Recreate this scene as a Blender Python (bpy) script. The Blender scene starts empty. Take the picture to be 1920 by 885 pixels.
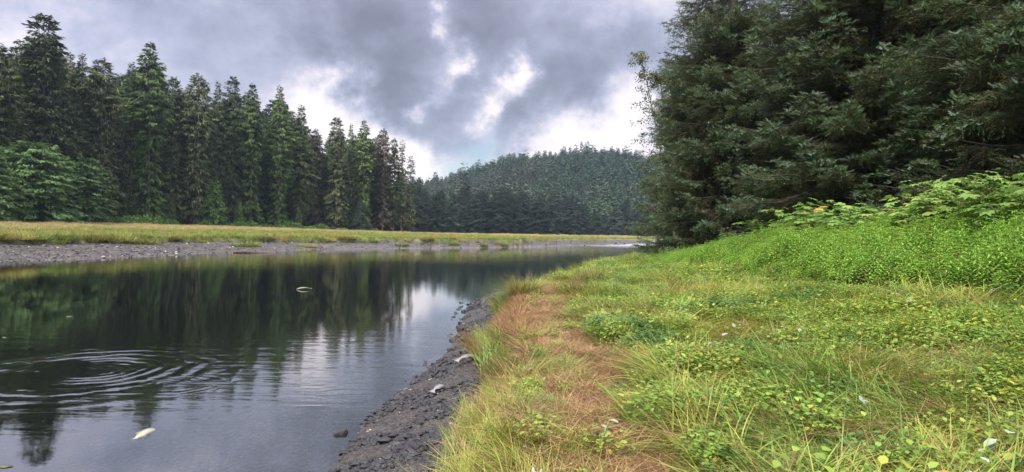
import bpy, bmesh, math, random
import numpy as np
from mathutils import Matrix, Vector
R = math.radians
rs = np.random.RandomState(7)
random.seed(7)
scene = bpy.context.scene
COL = scene.collection

# ------------------------------------------------------------------ camera
F = 1250.0
cam_d = bpy.data.cameras.new('camera')
cam = bpy.data.objects.new('camera', cam_d)
COL.objects.link(cam)
scene.camera = cam
cam_d.sensor_width = 36.0
cam_d.lens = 36.0 * F / 1920.0
cam_d.clip_start = 0.05
cam_d.clip_end = 20000
EYE = Vector((0, 0, 2.6))
rot = Matrix.Rotation(R(90 - 0.3), 4, 'X')
roll = Matrix.Rotation(R(0.95), 4, 'Z')
cam.matrix_world = Matrix.Translation(EYE) @ rot @ roll
RM = np.array((rot @ roll).to_3x3())

def ray(u, v):
    d = RM @ np.array([(u - 960) / F, (442.5 - v) / F, -1.0])
    return d / d[1]
def at(u, v, d):
    r = ray(u, v)
    return np.array([0, 0, 2.6]) + r * d
def on_z(u, v, z=0.0):
    r = ray(u, v)
    k = (z - 2.6) / r[2]
    return np.array([0, 0, 2.6]) + r * k

# ------------------------------------------------------------------ helpers
def mesh_np(name, V, faces, attrs=None, mats=(), smooth=False, fattrs=None):
    """faces: list of int arrays (M,k)"""
    me = bpy.data.meshes.new(name)
    V = np.asarray(V, dtype=np.float32).reshape(-1, 3)
    if not isinstance(faces, (list, tuple)):
        faces = [faces]
    faces = [np.asarray(f, dtype=np.int32) for f in faces if len(f)]
    me.vertices.add(len(V))
    me.vertices.foreach_set('co', V.ravel())
    nl = sum(f.size for f in faces); npoly = sum(len(f) for f in faces)
    me.loops.add(nl); me.polygons.add(npoly)
    me.loops.foreach_set('vertex_index', np.concatenate([f.ravel() for f in faces]))
    tot = np.concatenate([np.full(len(f), f.shape[1], dtype=np.int32) for f in faces])
    start = np.concatenate([[0], np.cumsum(tot)[:-1]]).astype(np.int32)
    me.polygons.foreach_set('loop_start', start)
    me.polygons.foreach_set('loop_total', tot)
    me.update(calc_edges=True)
    if smooth:
        me.polygons.foreach_set('use_smooth', np.ones(npoly, dtype=bool))
    for k, a in (attrs or {}).items():
        at_ = me.attributes.new(k, 'FLOAT', 'POINT')
        at_.data.foreach_set('value', np.asarray(a, dtype=np.float32))
    for m in mats:
        me.materials.append(m)
    return me

def put(name, me, parent=None, loc=None, label=None, cat=None, group=None, kind=None):
    o = bpy.data.objects.new(name, me)
    COL.objects.link(o)
    if parent: o.parent = parent
    if loc is not None: o.location = loc
    if label: o['label'] = label
    if cat: o['category'] = cat
    if group: o['group'] = group
    if kind: o['kind'] = kind
    return o

def empty(name, loc, rz=0, sc=1.0, label=None, cat=None, group=None):
    o = bpy.data.objects.new(name, None)
    COL.objects.link(o)
    o.location = loc; o.rotation_euler = (0, 0, rz)
    o.scale = sc if isinstance(sc, (tuple, list)) else (sc, sc, sc)
    o.empty_display_size = 0.2
    if label: o['label'] = label
    if cat: o['category'] = cat
    if group: o['group'] = group
    return o

def hash2(ix, iy, seed):
    h = (ix.astype(np.int64) * 374761393 + iy.astype(np.int64) * 668265263 + seed * 1442695041) & 0xffffffff
    h = ((h ^ (h >> 13)) * 1274126177) & 0xffffffff
    h = h ^ (h >> 16)
    return (h & 0xffffff) / float(0xffffff)
def vnoise(x, y, s, seed=0):
    x = np.asarray(x, float) / s; y = np.asarray(y, float) / s
    ix = np.floor(x); iy = np.floor(y)
    fx = x - ix; fy = y - iy
    fx = fx * fx * (3 - 2 * fx); fy = fy * fy * (3 - 2 * fy)
    ix = ix.astype(np.int64); iy = iy.astype(np.int64)
    a = hash2(ix, iy, seed); b = hash2(ix + 1, iy, seed)
    c = hash2(ix, iy + 1, seed); d = hash2(ix + 1, iy + 1, seed)
    return (a * (1 - fx) + b * fx) * (1 - fy) + (c * (1 - fx) + d * fx) * fy * 1.0
def fbm(x, y, s, seed=0, o=4):
    t = 0; a = 0.5
    for i in range(o):
        t = t + a * (vnoise(x, y, s / 2 ** i, seed + i * 17) - 0.5)
        a *= 0.5
    return t * 2      # about -1..1
def sstep(a, b, x):
    t = np.clip((x - a) / (b - a), 0, 1)
    return t * t * (3 - 2 * t)

# ------------------------------------------------------------------ node helpers
class NT:
    def __init__(self, tree):
        self.t = tree; self.t.nodes.clear()
    def n(self, kind, **kw):
        nd = self.t.nodes.new(kind)
        for k, v in kw.items():
            if k.startswith('i_'):
                key = k[2:]
                nd.inputs[int(key) if key.isdigit() else key.replace('_', ' ')].default_value = v
            else:
                setattr(nd, k, v)
        return nd
    def l(self, a, b):
        self.t.links.new(a, b)
    def math(self, op, a, b=None, c=None, clamp=False):
        nd = self.t.nodes.new('ShaderNodeMath'); nd.operation = op; nd.use_clamp = clamp
        for i, x in enumerate((a, b, c)):
            if x is None: continue
            if hasattr(x, 'links'): self.l(x, nd.inputs[i])
            else: nd.inputs[i].default_value = x
        return nd.outputs[0]
    def vmath(self, op, a, b=None, scale=None):
        nd = self.t.nodes.new('ShaderNodeVectorMath'); nd.operation = op
        for i, x in enumerate((a, b)):
            if x is None: continue
            if hasattr(x, 'links'): self.l(x, nd.inputs[i])
            else: nd.inputs[i].default_value = x
        if scale is not None:
            if hasattr(scale, 'links'): self.l(scale, nd.inputs['Scale'])
            else: nd.inputs['Scale'].default_value = scale
        return nd
    def noise(self, vec, scale, detail=3, rough=0.5, dist=0.0):
        nd = self.n('ShaderNodeTexNoise')
        nd.inputs['Scale'].default_value = scale; nd.inputs['Detail'].default_value = detail
        nd.inputs['Roughness'].default_value = rough; nd.inputs['Distortion'].default_value = dist
        if vec is not None: self.l(vec, nd.inputs['Vector'])
        return nd.outputs['Fac']
    def mix(self, fac, a, b):
        nd = self.t.nodes.new('ShaderNodeMix'); nd.data_type = 'RGBA'
        for s, x in ((nd.inputs[0], fac), (nd.inputs[6], a), (nd.inputs[7], b)):
            if hasattr(x, 'links'): self.l(x, s)
            elif isinstance(x, (tuple, list)): s.default_value = tuple(x) + ((1.0,) if len(x) == 3 else ())
            else: s.default_value = x
        return nd.outputs[2]
    def ramp(self, fac, stops, interp='LINEAR'):
        nd = self.t.nodes.new('ShaderNodeValToRGB')
        el = nd.color_ramp.elements; nd.color_ramp.interpolation = interp
        while len(el) > 1: el.remove(el[0])
        el[0].position = stops[0][0]; el[0].color = tuple(stops[0][1]) + (1,)
        for p, c in stops[1:]:
            e = el.new(p); e.color = tuple(c) + (1,)
        self.l(fac, nd.inputs[0])
        return nd.outputs[0]
    def mrange(self, x, a, b, c=0.0, d=1.0, smooth=True):
        nd = self.t.nodes.new('ShaderNodeMapRange')
        if smooth: nd.interpolation_type = 'SMOOTHSTEP'
        self.l(x, nd.inputs[0])
        for i, v in enumerate((a, b, c, d)): nd.inputs[i + 1].default_value = v
        return nd.outputs[0]

def newmat(name):
    m = bpy.data.materials.new(name); m.use_nodes = True
    t = NT(m.node_tree)
    out = t.n('ShaderNodeOutputMaterial')
    return m, t, out

def leafmat(name, stops, rough=0.6, trans=0.25, patch=None, patch_scale=0.5, var=0.15, spec=0.3, hue=0.0):
    """stops: ramp over per-face attribute c; patch: (colour, lo, hi) blended by world noise"""
    m, t, out = newmat(name)
    a = t.n('ShaderNodeAttribute', attribute_name='c')
    col = t.ramp(a.outputs['Fac'], stops)
    geo = t.n('ShaderNodeNewGeometry')
    if patch:
        nz = t.noise(geo.outputs['Position'], patch_scale, 3, 0.6)
        f = t.mrange(nz, patch[1], patch[2])
        col2 = t.ramp(a.outputs['Fac'], [(p, tuple(np.array(c) )) for p, c in patch[0]])
        col = t.mix(f, col, col2)
    oi = t.n('ShaderNodeObjectInfo')
    hsv = t.n('ShaderNodeHueSaturation')
    t.l(t.mrange(oi.outputs['Random'], 0, 1, 1 - var, 1 + var, False), hsv.inputs['Value'])
    r2 = t.math('FRACT', t.math('MULTIPLY', oi.outputs['Random'], 17.31))
    t.l(t.mrange(r2, 0, 1, 0.5 - hue, 0.5 + hue, False), hsv.inputs['Hue'])
    t.l(col, hsv.inputs['Color'])
    col = hsv.outputs[0]
    p = t.n('ShaderNodeBsdfPrincipled')
    p.inputs['Roughness'].default_value = rough
    p.inputs['Specular IOR Level'].default_value = spec
    t.l(col, p.inputs['Base Color'])
    sh = p.outputs[0]
    if trans > 0:
        tr = t.n('ShaderNodeBsdfTranslucent'); t.l(col, tr.inputs[0])
        mx = t.n('ShaderNodeMixShader'); mx.inputs[0].default_value = trans
        t.l(sh, mx.inputs[1]); t.l(tr.outputs[0], mx.inputs[2]); sh = mx.outputs[0]
    t.l(sh, out.inputs[0])
    return m

def barkmat(name, c1, c2, scale=3.0):
    m, t, out = newmat(name)
    tc = t.n('ShaderNodeTexCoord')
    mp = t.n('ShaderNodeMapping'); mp.inputs['Scale'].default_value = (1, 1, 0.25)
    t.l(tc.outputs['Object'], mp.inputs[0])
    nz = t.noise(mp.outputs[0], scale, 5, 0.7)
    col = t.ramp(nz, [(0.3, c1), (0.7, c2)])
    p = t.n('ShaderNodeBsdfPrincipled'); p.inputs['Roughness'].default_value = 0.9
    t.l(col, p.inputs['Base Color'])
    b = t.n('ShaderNodeBump'); b.inputs['Strength'].default_value = 0.6; b.inputs['Distance'].default_value = 0.03
    t.l(nz, b.inputs['Height']); t.l(b.outputs[0], p.inputs['Normal'])
    t.l(p.outputs[0], out.inputs[0])
    return m

# ------------------------------------------------------------------ terrain functions
RIGHT = np.array([(-1.5, -400), (-1.6, -20), (-1.8, 5), (-1.89, 7.15), (-1.98, 9.2), (-1.59, 11.7), (-1.32, 15), (-1.4, 18.5),
                  (-1.5, 24), (-0.9, 28), (1, 34), (5, 45), (12, 60), (27, 85), (52, 120), (100, 160), (300, 230), (3000, 700)], float)
LEFT = np.array([(-39, -400), (-38, 20), (-35.5, 45), (-32, 53), (-30, 70), (-24, 88), (-17, 97), (-5.3, 110), (4, 124),
                 (20, 160), (41, 200), (100, 245), (400, 320), (3000, 800)], float)
def sdist(P, x, y):
    """signed distance to polyline; >0 on the left of its direction"""
    best = np.full(np.shape(x), 1e9); sg = np.ones(np.shape(x))
    for (ax, ay), (bx, by) in zip(P[:-1], P[1:]):
        dx, dy = bx - ax, by - ay
        t = np.clip(((x - ax) * dx + (y - ay) * dy) / (dx * dx + dy * dy), 0, 1)
        ex = x - (ax + t * dx); ey = y - (ay + t * dy)
        d = np.hypot(ex, ey)
        s = np.sign(dx * (y - ay) - dy * (x - ax))
        m = d < best - 1e-9
        best = np.where(m, d, best); sg = np.where(m, s, sg)
    return best * sg
BEACHW = np.array([(-20, 1.2), (5, 1.3), (7.2, 1.35), (9, 1.75), (12.5, 1.0), (17.8, 1.0), (24, 2.6), (28, 3.0), (38, 2.2), (60, 1.0), (90, 1)])
def beach_w(y):
    return np.interp(y, BEACHW[:, 0], BEACHW[:, 1]) + 0.22 * fbm(y, y * 0 + 3, 1.6, 5, 3)
PATH = np.array([(1.7, 21), (1.2, 17), (0.8, 14.5), (0.65, 12.2), (0.8, 10), (1.05, 8), (0.82, 6.3), (0.75, 5.1), (0.75, 3)], float)
PATH2 = np.array([(1.1, 8.2), (1.9, 8.3), (3.0, 8.5)], float)
PATH3 = np.array([(0.5, 11.5), (0.1, 13), (0.1, 15.0), (0.6, 16.5)], float)
def path_mask(x, y):
    n = 0.25 * fbm(x, y, 0.9, 91, 3)
    a = 1 - sstep(0.34, 0.78, np.abs(sdist(PATH, x, y)) + 1.3 * n)
    b = 1 - sstep(0.24, 0.55, np.abs(sdist(PATH2, x, y)) + n)
    c = 1 - sstep(0.3, 0.75, np.abs(sdist(PATH3, x, y)) + n)
    return np.maximum(np.maximum(a, b), c) * (0.45 + 0.55 * sstep(0.28, 0.5, vnoise(x, y, 0.33, 95)))
def terrain(x, y, micro=True):
    x = np.asarray(x, float); y = np.asarray(y, float)
    sr = -sdist(RIGHT, x, y)            # > 0 on the right bank
    sl = sdist(LEFT, x, y)              # > 0 on the far / left bank
    n1 = fbm(x, y, 1.3, 11, 4); n2 = fbm(x, y, 6.0, 21, 3); n3 = fbm(x, y, 40, 31, 3)
    # right bank
    bw = beach_w(y)
    s = sr - bw
    zb = 0.38 * np.clip(sr / bw, 0, 1)
    zr = zb + 0.62 * sstep(-0.05, 0.75, s) + 0.05 * n1 * sstep(0.3, 1, s)
    zr = zr + 0.070 * np.clip(s - 1.5, 0, 9.5) + 0.055 * np.clip(s - 3.5, 0, 7) + 0.03 * np.clip(s - 11, 0, 60) + 0.10 * n2 * sstep(1, 4, s)
    zr = zr - 0.05 * path_mask(x, y) * sstep(0.2, 1, s)
    # far bank
    ew = 11 - 5.5 * sstep(60, 98, y) - 4.3 * sstep(98, 118, y)
    e = sl - ew + 1.6 * fbm(x, y, 7, 51, 3) + 0.7 * fbm(x, y, 1.8, 61, 2)
    zl = 0.85 * np.clip(sl / ew, 0, 1) ** 0.9
    slope = 0.036 - 0.030 * sstep(70, 200, y)
    zl = zl + 0.50 * sstep(-0.1, 0.5, e) + slope * np.clip(sl - ew, 0, 60) + 0.16 * n2 * sstep(0, 5, e)
    zl = zl + 0.14 * np.clip(sl - 90, 0, 90) * (1 - sstep(130, 200, y))
    bed = -np.minimum(0.10 * np.minimum(-sr, -sl), 1.3) - 0.02
    # riffle of stones in the bend
    rif = np.exp(-((x - 24) ** 2 / 180.0 + (y - 160) ** 2 / 900.0))
    bed = bed + rif * 0.5 * (0.6 + n1)
    z = np.where(sl > 0, zl, np.where(sr > 0, zr, bed))
    if micro:
        near = 1 - sstep(25, 60, np.hypot(x, y))
        shore = (sr < bw + 0.3) & (sl < ew)
        z = z + np.where(shore, 0.022 * n1 + 0.012 * fbm(x, y, 0.25, 77, 2) * near, 0)
        z = z + np.where((sl > 0) & (sl < ew), 0.05 * n1, 0)
    return z, s, sr, sl, e

def tz(x, y):
    return terrain(np.array([x]), np.array([y]))[0][0]

def spaced(lo, hi, c, a, dt):
    t0 = math.asinh((lo - c) / a); t1 = math.asinh((hi - c) / a)
    t = np.linspace(t0, t1, int((t1 - t0) / dt))
    return c + a * np.sinh(t)
gx = spaced(-2200, 2200, 0.5, 3.5, 0.019)
gy = spaced(-300, 1500, 10, 8, 0.0125)
GX, GY = np.meshgrid(gx, gy)
GZ, gs, gsr, gsl, ge = terrain(GX, GY)
ny, nx = GX.shape
V = np.stack([GX, GY, GZ], -1).reshape(-1, 3)
idx = np.arange(nx * ny).reshape(ny, nx)
FQ = np.stack([idx[:-1, :-1], idx[:-1, 1:], idx[1:, 1:], idx[1:, :-1]], -1).reshape(-1, 4)
pm = path_mask(GX, GY)
grass_r = sstep(0.05, 0.5, gs + 0.25 * fbm(GX, GY, 0.5, 9, 3))
grass_l = sstep(0.0, 0.5, ge)
grassy = np.where(gsl > 0, grass_l, np.where(gsr > 0, grass_r, 0))
dry = np.where(gsl > 0, sstep(27, 42, gsl + 8 * fbm(GX, GY, 9, 4, 2)), 0)

# ground material
m, t, out = newmat('ground_soil_and_turf')
geo = t.n('ShaderNodeNewGeometry'); P = geo.outputs['Position']
def attr(name): return t.n('ShaderNodeAttribute', attribute_name=name).outputs['Fac']
nz = t.noise(P, 9.0, 5, 0.7); nz2 = t.noise(P, 0.7, 4, 0.6)
vor = t.n('ShaderNodeTexVoronoi'); vor.inputs['Scale'].default_value = 22; t.l(P, vor.inputs['Vector'])
vc = t.n('ShaderNodeSeparateColor'); t.l(vor.outputs['Color'], vc.inputs[0])
vor2 = t.n('ShaderNodeTexVoronoi'); vor2.inputs['Scale'].default_value = 3.0; t.l(P, vor2.inputs['Vector'])
vc2 = t.n('ShaderNodeSeparateColor'); t.l(vor2.outputs['Color'], vc2.inputs[0])
mud = t.ramp(t.math('ADD', t.math('MULTIPLY', nz, 0.6), t.math('MULTIPLY', vc.outputs[0], 0.4)),
             [(0.2, (0.016, 0.014, 0.013)), (0.5, (0.040, 0.035, 0.033)), (0.8, (0.10, 0.09, 0.085))])
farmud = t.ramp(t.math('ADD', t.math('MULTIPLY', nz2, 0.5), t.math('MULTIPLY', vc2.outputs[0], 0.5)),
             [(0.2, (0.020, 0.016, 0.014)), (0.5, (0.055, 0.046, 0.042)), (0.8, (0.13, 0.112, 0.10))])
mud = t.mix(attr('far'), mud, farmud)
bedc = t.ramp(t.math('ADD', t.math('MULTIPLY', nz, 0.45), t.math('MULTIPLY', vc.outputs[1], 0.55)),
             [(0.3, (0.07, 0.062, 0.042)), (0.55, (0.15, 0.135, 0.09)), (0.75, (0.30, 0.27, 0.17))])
bedc = t.mix(attr('deep'), bedc, (0.010, 0.014, 0.007))  # dark silt painted in with depth, standing in for light the water absorbs
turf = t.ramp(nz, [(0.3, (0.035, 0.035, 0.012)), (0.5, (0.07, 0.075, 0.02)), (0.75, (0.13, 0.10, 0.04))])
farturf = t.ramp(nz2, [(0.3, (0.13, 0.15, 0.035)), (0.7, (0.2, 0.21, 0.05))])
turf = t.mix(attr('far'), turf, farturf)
turf = t.mix(attr('dry'), turf, (0.36, 0.29, 0.13))
straw = t.ramp(nz, [(0.3, (0.05, 0.028, 0.016)), (0.7, (0.17, 0.10, 0.05))])
turf = t.mix(attr('path'), turf, straw)
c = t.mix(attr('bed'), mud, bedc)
c = t.mix(attr('grassy'), c, turf)
p = t.n('ShaderNodeBsdfPrincipled'); t.l(c, p.inputs['Base Color'])
t.l(t.mix(attr('wet'), (0.9, 0.9, 0.9), (0.35, 0.35, 0.35)), p.inputs['Roughness'])
b = t.n('ShaderNodeBump'); b.inputs['Strength'].default_value = 0.7; b.inputs['Distance'].default_value = 0.02
t.l(t.math('ADD', nz, t.math('MULTIPLY', vor.outputs['Distance'], -1.0)), b.inputs['Height'])
t.l(b.outputs[0], p.inputs['Normal']); t.l(p.outputs[0], out.inputs[0])
M_ground = m
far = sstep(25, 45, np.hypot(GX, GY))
wet = np.where(gsr > 0, 1 - sstep(0.4, 1.4, gsr), np.where(gsl > 0, 1 - sstep(1, 6, gsl), 1)) * 0.9
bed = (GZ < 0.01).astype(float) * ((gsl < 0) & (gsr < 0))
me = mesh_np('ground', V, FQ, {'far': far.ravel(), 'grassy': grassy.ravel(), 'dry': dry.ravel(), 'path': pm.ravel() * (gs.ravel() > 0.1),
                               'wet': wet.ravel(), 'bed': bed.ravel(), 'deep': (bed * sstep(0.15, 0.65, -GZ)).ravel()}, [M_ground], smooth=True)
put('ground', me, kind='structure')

# ------------------------------------------------------------------ water
m, t, out = newmat('river_water')
geo = t.n('ShaderNodeNewGeometry'); P = geo.outputs['Position']
sep = t.n('ShaderNodeSeparateXYZ'); t.l(P, sep.inputs[0])
X, Y = sep.outputs[0], sep.outputs[1]
def rings(cx, cy, lam0, lam1, rmax, amp):
    dx = t.math('SUBTRACT', X, cx); dy = t.math('SUBTRACT', Y, cy)
    r = t.math('SQRT', t.math('ADD', t.math('MULTIPLY', dx, dx), t.math('MULTIPLY', dy, dy)))
    wob = t.math('MULTIPLY', t.math('SUBTRACT', t.noise(P, 1.2, 2), 0.5), 0.42)
    rr = t.math('ADD', r, wob)
    # wavelength grows with radius: phase = 2pi/lam0 * rmax' * log(1+r/..)
    k = 2 * math.pi
    ph = t.math('MULTIPLY', t.math('LOGARITHM', t.math('ADD', t.math('MULTIPLY', rr, (lam1 - lam0) / (rmax * lam0)), 1.0), math.e), k * rmax / (lam1 - lam0))
    s = t.math('SINE', ph)
    env = t.math('MULTIPLY', t.mrange(r, rmax * 0.35, rmax * 1.15, 1, 0), t.mrange(r, 0.0, 0.15, 0.3, 1))
    lam = t.math('ADD', t.math('MULTIPLY', r, 1.2 * (lam1 - lam0) / rmax), lam0)
    env = t.math('MULTIPLY', env, t.mrange(t.noise(P, 0.7, 4), 0.38, 0.58, 0.08, 1.0))
    return t.math('MULTIPLY', t.math('MULTIPLY', s, env), t.math('MULTIPLY', lam, amp))
h = rings(-7.45, 11.9, 0.12, 0.58, 2.8, 0.014)
h = t.math('ADD', h, rings(-5.55, 11.0, 0.10, 0.25, 0.9, 0.010))
# arcs of current over the shallows
dx = t.math('SUBTRACT', X, -6.5); dy = t.math('SUBTRACT', Y, 7.0)
mp = t.n('ShaderNodeMapping'); mp.inputs['Rotation'].default_value = (0, 0, R(-18)); mp.inputs['Scale'].default_value = (0.7, 3.2, 1)
t.l(P, mp.inputs[0])
arc = t.noise(mp.outputs[0], 1.0, 3, 0.55, 0.6)
amask = t.math('MULTIPLY', t.mrange(Y, 7.5, 10, 0, 1), t.mrange(Y, 15, 20, 1, 0))
h = t.math('ADD', h, t.math('MULTIPLY', t.math('MULTIPLY', arc, amask), 0.0065))
mp2 = t.n('ShaderNodeMapping'); mp2.inputs['Scale'].default_value = (1.0, 1.6, 1); t.l(P, mp2.inputs[0])
small = t.noise(mp2.outputs[0], 2.6, 3, 0.6)
tiny = t.noise(mp2.outputs[0], 9.0, 3, 0.6)
wind = t.math('MULTIPLY', t.mrange(Y, 17, 60, 0.04, 0.40), t.mrange(t.noise(P, 0.06, 2), 0.35, 0.6, 0.5, 1.0))
h = t.math('ADD', h, t.math('MULTIPLY', t.math('MULTIPLY', small, wind), 0.0075))
h = t.math('ADD', h, t.math('MULTIPLY', t.math('MULTIPLY', tiny, t.math('ADD', wind, 0.05)), 0.0028))
rx = t.math('DIVIDE', t.math('SUBTRACT', X, 30.0), 22.0); ry = t.math('DIVIDE', t.math('SUBTRACT', Y, 175.0), 45.0)
rmask = t.math('EXPONENT', t.math('MULTIPLY', t.math('ADD', t.math('MULTIPLY', rx, rx), t.math('MULTIPLY', ry, ry)), -1.0))
h = t.math('ADD', h, t.math('MULTIPLY', t.math('MULTIPLY', t.noise(P, 1.2, 4, 0.7), rmask), 0.16))
b = t.n('ShaderNodeBump'); b.inputs['Strength'].default_value = 1.0; b.inputs['Distance'].default_value = 1.0
t.l(h, b.inputs['Height'])
gl = t.n('ShaderNodeBsdfGlossy'); gl.inputs['Roughness'].default_value = 0.02; gl.inputs['Color'].default_value = (1, 1, 1, 1)
t.l(t.math('ADD', t.math('MULTIPLY', rmask, 0.38), 0.02), gl.inputs['Roughness'])
tr = t.n('ShaderNodeBsdfTransparent'); tr.inputs[0].default_value = (0.68, 0.70, 0.58, 1)
fr = t.n('ShaderNodeFresnel'); fr.inputs['IOR'].default_value = 1.85
t.l(b.outputs[0], gl.inputs['Normal']); t.l(b.outputs[0], fr.inputs['Normal'])
mx = t.n('ShaderNodeMixShader'); t.l(t.math('POWER', fr.outputs[0], 0.62), mx.inputs[0]); t.l(tr.outputs[0], mx.inputs[1]); t.l(gl.outputs[0], mx.inputs[2])
t.l(mx.outputs[0], out.inputs[0])
wx = np.array([-60, 3000]); 
me = mesh_np('water', [(-60, -300, 0), (2100, -280, 0), (2100, 800, 0), (-60, 800, 0)], np.array([[0, 1, 2, 3]]), mats=[m])
put('water', me, kind='structure')

# ------------------------------------------------------------------ geometry builders
def quads_diamond(P0, D, Wv, tipdrop=None):
    """diamonds: base P0, direction vector D (full), half width vector Wv"""
    n = len(P0)
    mid = P0 + D * 0.45
    V = np.stack([P0, mid + Wv, P0 + D, mid - Wv], 1).reshape(-1, 3)
    Fc = np.arange(4 * n).reshape(-1, 4)
    return V, Fc

def tube(pts, radii, sides=6):
    pts = np.asarray(pts, float); n = len(pts)
    V = []
    for i in range(n):
        d = pts[min(i + 1, n - 1)] - pts[max(i - 1, 0)]
        d = d / (np.linalg.norm(d) + 1e-9)
        a = np.cross(d, (0.3, 0.9, 0.1) if abs(d[2]) > 0.9 else (0, 0, 1.0)); a /= np.linalg.norm(a)
        b_ = np.cross(d, a)
        for k in range(sides):
            an = 2 * math.pi * k / sides
            V.append(pts[i] + radii[i] * (math.cos(an) * a + math.sin(an) * b_))
    Fc = []
    for i in range(n - 1):
        for k in range(sides):
            k2 = (k + 1) % sides
            Fc.append((i * sides + k, i * sides + k2, (i + 1) * sides + k2, (i + 1) * sides + k))
    return np.array(V), np.array(Fc)

def joinparts(parts):
    V = []; Fs = {}; off = 0
    for v, f in parts:
        V.append(v)
        f = np.asarray(f)
        Fs.setdefault(f.shape[1], []).append(f + off)
        off += len(v)
    return np.concatenate(V), [np.concatenate(x) for x in Fs.values()]

def conifer(H, Rad, seed, nbr=520, spm=7, sl=0.75, sw=0.13, base=0.06, shape='old', lichen=0.0, sparse=0.0, wood=True):
    """a forest conifer: returns trunk mesh data and crown mesh data"""
    r = np.random.RandomState(seed)
    tz_ = r.rand(nbr) ** 0.93
    t = base + (0.995 - base) * tz_
    if shape == 'old':
        prof = np.minimum(1, ((1 - t) * 2.9)) ** 0.62 * (0.72 + 0.28 * np.sin(t * 9 + seed)) * (0.75 + 0.25 * np.minimum(1, t / 0.3))
    elif shape == 'cone':
        prof = (1 - t) ** 0.85
    elif shape == 'round':
        prof = np.sqrt(np.clip(1 - ((t - 0.25) / 0.75) ** 2, 0, 1)) * np.where(t < 0.25, 0.8 + t * 0.8, 1)
    else:
        prof = np.minimum(1, ((1 - t) * 1.5)) ** 0.8
    az = r.rand(nbr) * 2 * math.pi
    lump = 0.75 + 0.5 * vnoise(np.cos(az) * 2 + t * 14, np.sin(az) * 2 + t * 3, 1.0, seed)
    L = Rad * prof * lump * (0.65 + 0.5 * r.rand(nbr)) + 0.15
    keep = r.rand(nbr) > sparse
    t, az, L = t[keep], az[keep], L[keep]
    el = np.where(t > 0.85, 0.35, 0.35 - (0.85 - t) * 0.75) + 0.12 * r.randn(len(t))
    dr = 0.16 + 0.12 * r.rand(len(t))
    nsp = np.maximum(3, (L * spm).astype(int))
    bi = np.repeat(np.arange(len(t)), nsp)
    n = len(bi)
    s = np.sqrt(0.04 + 0.96 * r.rand(n))
    Lb = L[bi]; a = az[bi]
    rad = Lb * s
    z = t[bi] * H + rad * np.tan(el[bi]) - dr[bi] * rad * s + 0.05 * r.randn(n)
    side = r.choice([-1, 1], n)
    da = side * (0.25 + 0.75 * r.rand(n)) * (1.1 - 0.6 * s)
    off = side * 0.22 * Lb * (1 - 0.7 * s) * r.rand(n)
    P0 = np.stack([np.cos(a) * rad - np.sin(a) * off, np.sin(a) * rad + np.cos(a) * off, z], -1)
    aa = a + da
    pitch = -0.15 - 0.75 * r.rand(n) + 0.5 * (t[bi] > 0.9)
    l = sl * (0.6 + 0.7 * r.rand(n)) * (0.6 + 0.4 * np.minimum(1, Lb / (0.5 * Rad + 0.01)))
    D = np.stack([np.cos(aa) * np.cos(pitch), np.sin(aa) * np.cos(pitch), np.sin(pitch)], -1) * l[:, None]
    w0 = np.stack([-np.sin(aa), np.cos(aa), 0.5 * r.randn(n)], -1)
    w0 /= np.linalg.norm(w0, axis=1)[:, None]
    Wv = w0 * (sw * (0.6 + 0.8 * r.rand(n)))[:, None]
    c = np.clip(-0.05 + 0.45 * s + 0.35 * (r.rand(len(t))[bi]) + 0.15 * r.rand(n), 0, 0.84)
    if lichen > 0:
        m_ = (r.rand(n) < lichen * (0.3 + 1.2 * vnoise(t[bi] * 9, a * 1.5, 1.0, seed + 5))) & (t[bi] > 0.15)
        D[m_] = np.stack([0.1 * r.randn(m_.sum()), 0.1 * r.randn(m_.sum()), -np.ones(m_.sum())], -1) * (0.35 + 0.7 * r.rand(m_.sum()))[:, None]
        Wv[m_] *= 0.7
        c[m_] = 0.9 + 0.1 * r.rand(m_.sum())
    Vc, Fc = quads_diamond(P0, D, Wv)
    cc = np.repeat(c, 4)
    # leader
    tp, tf = tube([(0.05 * math.sin(i * 1.3 + seed) * H / 20, 0.05 * math.cos(i * 1.7 + seed) * H / 20, H * i / 8) for i in range(9)],
                  [max(0.03, 0.0125 * H * (1 - i / 8) ** 0.85) * (1.35 if i == 0 else 1) for i in range(9)], 7)
    parts = [(tp, tf)]
    if wood:
        k = r.choice(len(t), min(len(t), 90), replace=False)
        for i in k:
            ss = np.array([0, 0.5, 0.9]) * L[i]
            pts = np.stack([np.cos(az[i]) * ss, np.sin(az[i]) * ss, t[i] * H + ss * math.tan(el[i]) - dr[i] * ss * ss / L[i]], -1)
            parts.append(tube(pts, [0.05, 0.03, 0.012], 3))
    TV, TF = joinparts(parts)
    return (TV, TF), (Vc, Fc, cc)

# foliage materials (ramp over c: inner / older needles -> outer growth, 0.88+ = hanging lichen)
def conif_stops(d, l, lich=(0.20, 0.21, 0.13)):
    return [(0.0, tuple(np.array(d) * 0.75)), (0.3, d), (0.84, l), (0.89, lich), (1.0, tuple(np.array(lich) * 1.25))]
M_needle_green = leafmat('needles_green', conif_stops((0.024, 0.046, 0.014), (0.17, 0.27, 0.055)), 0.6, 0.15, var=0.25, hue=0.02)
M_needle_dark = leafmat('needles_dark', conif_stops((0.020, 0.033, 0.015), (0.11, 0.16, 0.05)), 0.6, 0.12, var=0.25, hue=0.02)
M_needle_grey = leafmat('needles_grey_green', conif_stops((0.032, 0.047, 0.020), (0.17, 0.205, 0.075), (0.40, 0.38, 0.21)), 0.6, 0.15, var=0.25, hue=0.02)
M_needle_pale = leafmat('needles_pale_green', conif_stops((0.035, 0.07, 0.022), (0.16, 0.28, 0.085)), 0.6, 0.2, var=0.12)
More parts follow.
